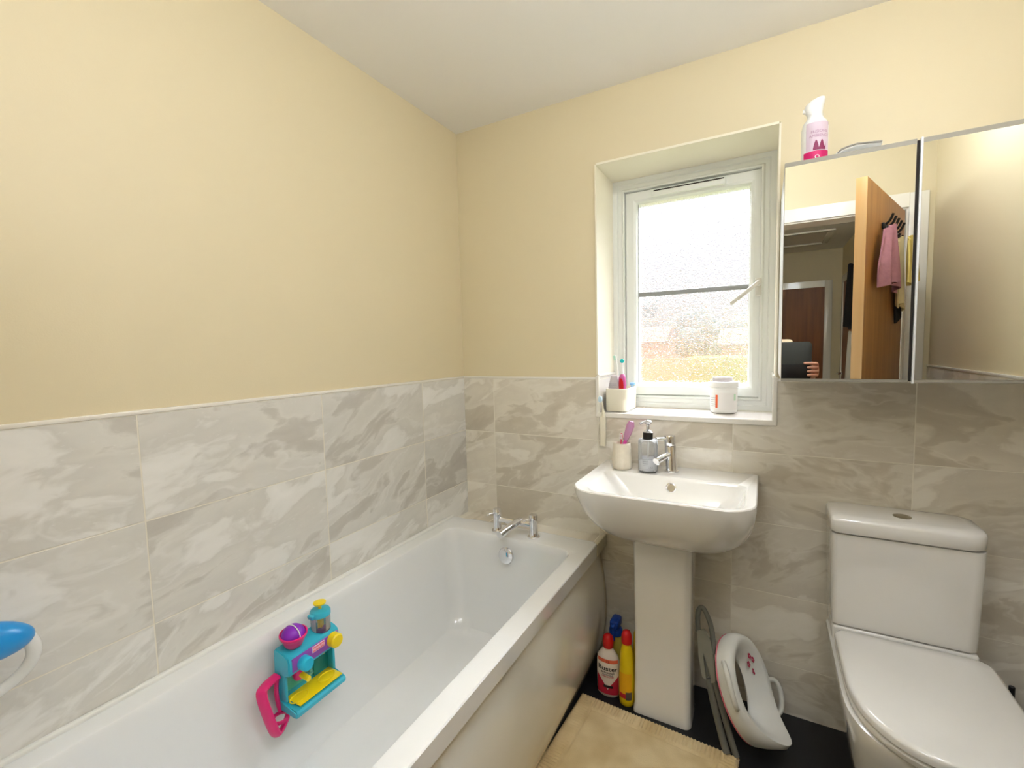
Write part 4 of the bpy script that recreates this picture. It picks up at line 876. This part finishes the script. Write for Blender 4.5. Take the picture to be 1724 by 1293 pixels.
bm = BM(); tube(bm, [(1.1166, -.2175, .1992), (1.1358, -.2421, .1309), (1.1539, -.2614, .0772), (1.1709, -.2785, .0287), (1.179, -.287, .012)], .0115, 10, flat=.8); finish(bm, 'leg', GREYP, t, ang=60)
bm = BM(); tube(bm, [(1.1328, -.2171, .1947), (1.1563, -.2381, .1364), (1.1761, -.2571, .0836), (1.1953, -.2752, .036), (1.206, -.286, .012)], .0115, 10, flat=.8); finish(bm, 'leg', GREYP, t, ang=60)

# child's potty seat standing on its nose
t = thing('potty_seat', 'white child potty seat with pink trim and flower prints standing beside the toilet', 'potty seat', (1.27, -.25, 0))
L_ = Vector((.105, -.120, -.30)).normalized(); W_ = Vector((.30, .95, .03)); W_ = (W_-L_*W_.dot(L_)).normalized(); N_ = L_.cross(W_)
if N_.x < 0: N_ = -N_
PCn = Vector((1.208, -.165, .163))
def seatring(a, b_, off, n_lift, k=0.0, n=44, sh=0.0):
    out = []
    for i in range(n):
        th = 2*pi*i/n; ll = a*cos(th); ww = b_*sin(th)*(1-.12*cos(th))
        out.append(PCn+L_*(ll+sh)+W_*ww+N_*(off+n_lift*max(0, cos(th))**3))
    return out
bm = BM(); loft(bm, [seatring(.158, .118, .0, .0), seatring(.162, .121, .010, .004), seatring(.162, .121, .030, .020), seatring(.156, .116, .048, .055), seatring(.144, .105, .056, .062), seatring(.128, .090, .050, .05), seatring(.108, .066, .028, .02), seatring(.090, .042, .010, .0, sh=-.004), seatring(.086, .036, .002, .0, sh=-.004), seatring(.088, .040, -.004, 0, sh=-.004), seatring(.150, .110, -.004, 0)], False, False)
# close the loop between the last and the first ring
bm.verts.ensure_lookup_table(); nv = 44; last = bm.verts[-nv:]; first = bm.verts[:nv]
for i in range(nv): j = (i+1) % nv; bm.faces.new((last[i], last[j], first[j], first[i]))
finish(bm, 'seat_shell', mat('white_seat_plastic', (236, 236, 230), .35), t, ang=60)
bm = BM(); tube(bm, seatring(.157, .117, .001, .004), .0035, 8, closed=True); finish(bm, 'pink_trim', mat('soft_pink_rubber', (226, 120, 140), .5), t)
# handles
for s in (-1, 1):
    bm = BM(); c0 = PCn+W_*(s*.112)+N_*.034
    pts = subdiv_path([c0-L_*(.095 if s < 0 else .0), c0-L_*(.075 if s < 0 else -.005)+W_*(s*.03)+N_*.02, c0-L_*(.02 if s < 0 else -.045)+W_*(s*.038)+N_*.024, c0+L_*(.02 if s < 0 else .09)+W_*(s*.022)+N_*.016, c0+L_*(.035 if s < 0 else .105)+W_*(s*-.006)+N_*.0], 5)
    tube(bm, pts, .008, 10); finish(bm, 'handle', mat('white_handle_plastic', (232, 232, 224), .35), t, ang=60)
for (a_, b_) in ((-.085, .050), (-.072, .062), (-.060, .046), (-.036, .066)):
    bm = BM()
    for k in range(5):
        an = 2*pi*k/5; q = PCn+L_*(a_+.006*cos(an))+W_*(b_+.006*sin(an))+N_*(.029+.022*max(0, min(1, (sqrt((a_/.128)**2+(b_/.09)**2)-.78)/.22))); lathe(bm, [(.001, 0), (.0042, .0005), (.0042, .0012), (.001, .0018)], q, N_, 10)
    finish(bm, 'flower_print', mat('pink_print', (200, 70, 100), .5), t)
# a small brown object at the far right edge is left to the toilet brush
q = Vector((1.895, -.05, 0)); t = thing('toilet_brush', 'dark toilet brush in the corner right of the toilet', 'toilet brush', q)
bm = BM(); lathe(bm, [(.040, 0), (.042, .004), (.040, .12), (.030, .13), (.012, .135)], q, (0, 0, 1), 28); finish(bm, 'holder', BLACKP, t, ang=50)
bm = BM(); cyl(bm, q+Vector((0, 0, .13)), q+Vector((0, 0, .33)), .007); finish(bm, 'handle', BLACKP, t)

# ================================================================== PERSON TAKING THE PICTURE (only seen in the mirror)
def skinned(name, verts, edges, radii, m, parent=None, sub=2, root=0):
    me = bpy.data.meshes.new('s'); me.from_pydata([Vector(v) for v in verts], edges, []); o = bpy.data.objects.new('s', me); COL.objects.link(o)
    md = o.modifiers.new('skin', 'SKIN'); md.use_smooth_shade = True
    for v, r_ in zip(me.skin_vertices[0].data, radii): v.radius = (r_, r_) if not isinstance(r_, tuple) else r_
    me.skin_vertices[0].data[root].use_root = True
    o.modifiers.new('sub', 'SUBSURF').levels = sub
    dg = bpy.context.evaluated_depsgraph_get(); dg.update(); me2 = bpy.data.meshes.new_from_object(o.evaluated_get(dg))
    bpy.data.objects.remove(o); me2.name = name; me2.materials.clear(); me2.materials.append(m)
    for p_ in me2.polygons: p_.use_smooth = True
    ob = bpy.data.objects.new(name, me2); COL.objects.link(ob)
    if parent: ob.parent = parent; ob.matrix_parent_inverse = MW.get(parent.name, Matrix.Identity(4)).inverted()
    return ob
PX, PY = 1.235, -2.20
V = [(PX, PY, .86), (PX, PY, 1.02), (PX, PY+.01, 1.18), (PX, PY, 1.30), (PX, PY, 1.37), (PX, PY+.015, 1.44), (PX, PY+.03, 1.52),
     (PX+.14, PY, 1.30), (PX+.21, PY-.02, 1.06), (PX+.255, PY+.22, 1.12), (PX+.262, PY+.30, 1.165),
     (PX-.14, PY, 1.30), (PX-.21, PY-.02, 1.06), (PX-.10, PY+.22, 1.12), (PX-.045, PY+.30, 1.165),
     (PX+.09, PY, .80), (PX+.10, PY+.01, .46), (PX+.10, PY-.02, .09), (PX+.11, PY+.13, .03),
     (PX-.09, PY, .80), (PX-.10, PY+.01, .46), (PX-.10, PY-.02, .09), (PX-.11, PY+.13, .03)]
E_ = [(0, 1), (1, 2), (2, 3), (3, 4), (4, 5), (5, 6), (3, 7), (7, 8), (8, 9), (9, 10), (3, 11), (11, 12), (12, 13), (13, 14), (0, 15), (15, 16), (16, 17), (17, 18), (0, 19), (19, 20), (20, 21), (21, 22)]
Rd = [(.15, .11), (.135, .10), (.145, .11), (.14, .09), .052, .07, .085, .055, .042, .034, .026, .055, .042, .034, .026, .085, .055, .04, .035, .085, .055, .04, .035]
person = thing('person', 'person in a cream top photographing with a dark tablet, seen in the mirror', 'person', (PX, PY, 0))
CREAM = mat('cream_top', (232, 214, 184), .9, noise=.05)
body = skinned('body', V, E_, Rd, SKIN, person)
# clothing shells follow the same skeleton
top = skinned('cream_top', [V[i] for i in (0, 1, 2, 3, 7, 8, 9, 11, 12, 13)], [(0, 1), (1, 2), (2, 3), (3, 4), (4, 5), (5, 6), (3, 7), (7, 8), (8, 9)], [(.165, .125), (.150, .115), (.158, .122), (.15, .10), .066, .053, .045, .066, .053, .045], CREAM, person)
trs = skinned('trousers', [V[i] for i in (0, 15, 16, 17, 19, 20, 21)], [(0, 1), (1, 2), (2, 3), (0, 4), (4, 5), (5, 6)], [(.160, .12), .10, .068, .052, .10, .068, .052], DARKC, person)
bm = BM(); lathe(bm, [(.001, -.115), (.050, -.10), (.068, -.06), (.078, 0), (.076, .05), (.055, .092), (.001, .112)], (PX, PY+.025, 1.53), (0, 0, 1), 32, sx=.95, sy=1.15)
hd = finish(bm, 'head', SKIN, person, ang=80)
bm = BM(); lathe(bm, [(.078, -.11), (.088, -.02), (.088, .05), (.062, .102), (.001, .125)], (PX, PY+.002, 1.53), (0, 0, 1), 32, sx=1.0, sy=1.12); finish(bm, 'hair', mat('brown_hair', (70, 48, 32), .7, noise=.4, nscale=90), person, ang=80)
for s in (-1, 1): bm = BM(); lathe(bm, [(.001, 0), (.010, .002), (.011, .006), (.001, .010)], (PX+s*.028, PY+.108, 1.535), (0, 1, 0), 16); finish(bm, 'eye', INK, person)
bm = BM(); lathe(bm, [(.001, 0), (.012, .004), (.014, .03), (.006, .05)], (PX, PY+.118, 1.49), (0, -.15, 1), 12); finish(bm, 'nose', SKIN, person)
bm = BM(); box(bm, PX-.024, PX+.024, PY+.105, PY+.114, 1.462, 1.472, .004); finish(bm, 'mouth', mat('lips', (190, 100, 95), .5), person)
for s in (-1, 1): bm = BM(); lathe(bm, [(.001, -.003), (.016, 0), (.018, .006), (.001, .010)], (PX+s*.072, PY+.02, 1.53), (s, 0, 0), 16, sx=.7, sy=1.6); finish(bm, 'ear', SKIN, person)
# tablet
TX0, TX1, TZ0, TZ1, TY = 1.222, 1.492, 1.118, 1.327, -1.846
t = thing('tablet', 'dark grey tablet computer in a case held up by the person', 'tablet', ((TX0+TX1)/2, TY, TZ0))
bm = BM(); loft(bm, [[(x, y, z) for x, z, _ in [(a, b, 0) for a, b, _c in rr(TX0+k, TX1-k, TZ0+k, TZ1-k, 0, .022-k, 6)]] for y, k in ((TY-.006, .002), (TY-.005, 0), (TY+.005, 0), (TY+.006, .002))]); finish(bm, 'case', TABLET, t, ang=40)
bm = BM(); box(bm, TX0+.004, TX1-.006, TY+.006, TY+.011, TZ0+.003, TZ0+.085, .002); finish(bm, 'folded_flap', TABLETB, t)
bm = BM(); lathe(bm, [(.011, 0), (.011, .003), (.008, .004), (.007, .0025), (.001, .0025)], (CAMP.x, TY+.006, CAMP.z-.004), (0, 1, 0), 20); finish(bm, 'lens', BLACKP, t)
# hands: palm and fingers as one surface each
def hand(side):
    s = side; wx = TX1 if s > 0 else TX0; wr0 = Vector((wx+s*.012, TY-.052, 1.165)) if s > 0 else Vector((wx-.008, TY-.052, 1.165))
    vs = [wr0+Vector((0, -.03, -.01)), wr0+Vector((0, -.004, .0)), wr0+Vector((s*.004, .020, .004))]; es = [(0, 1), (1, 2)]; ra = [.026, .028, .026]
    for k in range(4):
        zz = .040-.021*k; b = len(vs)
        kn = wr0+Vector((s*.012, .040, zz)); m1 = wr0+Vector((s*.004, .062, zz+.001)); m2 = wr0+Vector((-s*.018, .070, zz+.003)); tp = wr0+Vector((-s*(.052 if k == 0 else .034), .0685, zz+(.004 if k == 0 else 0)))
        vs += [kn, m1, m2, tp]; es += [(2, b), (b, b+1), (b+1, b+2), (b+2, b+3)]; ra += [.0115, .0095, .0085, .0070]
    b = len(vs); vs += [wr0+Vector((-s*.004, .006, .03)), wr0+Vector((-s*.020, .020, .048)), wr0+Vector((-s*.040, .030, .055))]; es += [(1, b), (b, b+1), (b+1, b+2)]; ra += [.014, .011, .009]
    return skinned('hand', vs, es, ra, SKIN, person)
hand(1); hand(-1)

# ================================================================== OUTSIDE THE WINDOW
LAWN = mat('lawn', (96, 98, 66), .9, noise=.3, nscale=3)
struct(finish(box(BM(), -60, 60, .8, 140, -3.3, -3.2), 'ground_garden', LAWN, smooth=False))
def tree(label, x, y, h, r, m, seed):
    t = thing('tree', label, 'tree', (x, y, -3.2)); rnd = random.Random(seed)
    bm = BM(); tube(bm, [(x, y, -3.2), (x+.1, y, -3.2+h*.3), (x, y, -3.2+h*.6)], [.28, .22, .12], 10); finish(bm, 'trunk', mat('bark', (90, 78, 64), .9), t)
    bm = BM()
    for k in range(26):
        a = rnd.random()*2*pi; rr_ = r*sqrt(rnd.random())*.75; zz = -3.2+h*(.42+.48*rnd.random()); s = r*(.28+.2*rnd.random())*(1.25-.6*(zz+3.2)/h)
        ret = bmesh.ops.create_icosphere(bm, subdivisions=3, radius=s)
        for v in ret['verts']:
            n_ = 1+.18*sin(v.co.x*5/s+k)*sin(v.co.y*6/s)*sin(v.co.z*5/s+2*k)
            v.co = Vector((x+rr_*cos(a), y+rr_*sin(a), zz))+v.co*n_
    finish(bm, 'crown', m, t, ang=80)
TG1 = mat('grey_green_leaves', (104, 116, 110), .9, noise=.5, nscale=2); TG2 = mat('green_leaves', (92, 100, 50), .9, noise=.5, nscale=2)
tree('grey green tree left beyond the privacy glass', -12.0, 50, 10.0, 3.2, TG1, 1)
tree('broad grey green tree in the middle beyond the privacy glass', -6.2, 55, 8.9, 3.4, TG1, 2)
tree('pale tree right beyond the privacy glass', -0.6, 50, 8.0, 2.9, TG1, 3)
def house(label, x0, x1, y0, y1, h, hr, brick):
    t = thing('house', label, 'house', ((x0+x1)/2, y0, -3.2))
    finish(box(BM(), x0, x1, y0, y1, -3.2, -3.2+h), 'wall', brick, t, smooth=False)
    bm = BM(); ym = (y0+y1)/2; loft(bm, [[(x, y0-.3, -3.2+h), (x, ym, -3.2+h+hr), (x, y1+.3, -3.2+h)] for x in (x0-.3, x1+.3)]); finish(bm, 'roof', mat('roof_tiles', (104, 82, 78), .8), t, smooth=False)
    for k in range(3):
        xx = x0+(x1-x0)*(k+.5)/3; finish(box(BM(), xx-.6, xx+.6, y0-.05, y0, -3.2+h*.45, -3.2+h*.75), 'window', mat('house_pane', (120, 124, 128), .2), t, smooth=False)
house('pinkish brick house left beyond the privacy glass', -10.5, -5.6, 34, 40, 4.9, 1.3, mat('pink_brick', (158, 104, 92), .9, noise=.2, nscale=5))
house('pinkish brick house right beyond the privacy glass', -1.6, 2.6, 36, 42, 4.6, 1.3, mat('pink_brick_pale', (160, 112, 100), .9, noise=.2, nscale=5))
HEDGE = mat('yellow_green_hedge', (136, 134, 76), .9, noise=.5, nscale=4)
bm = BM(); box(bm, -1.3, 2.6, 15.2, 16.8, -3.2, .95, .25); tag(finish(bm, 'hedge', HEDGE), 'yellow green hedge low in the window beyond the glass', 'hedge')
bm = BM()
box(bm, -5.2, -.9, 14.0, 14.12, -3.2, .92, .02); tag(finish(bm, 'garden_fence', mat('orange_fence', (166, 126, 92), .9)), 'orange brown garden fence low at the left beyond the glass', 'fence')
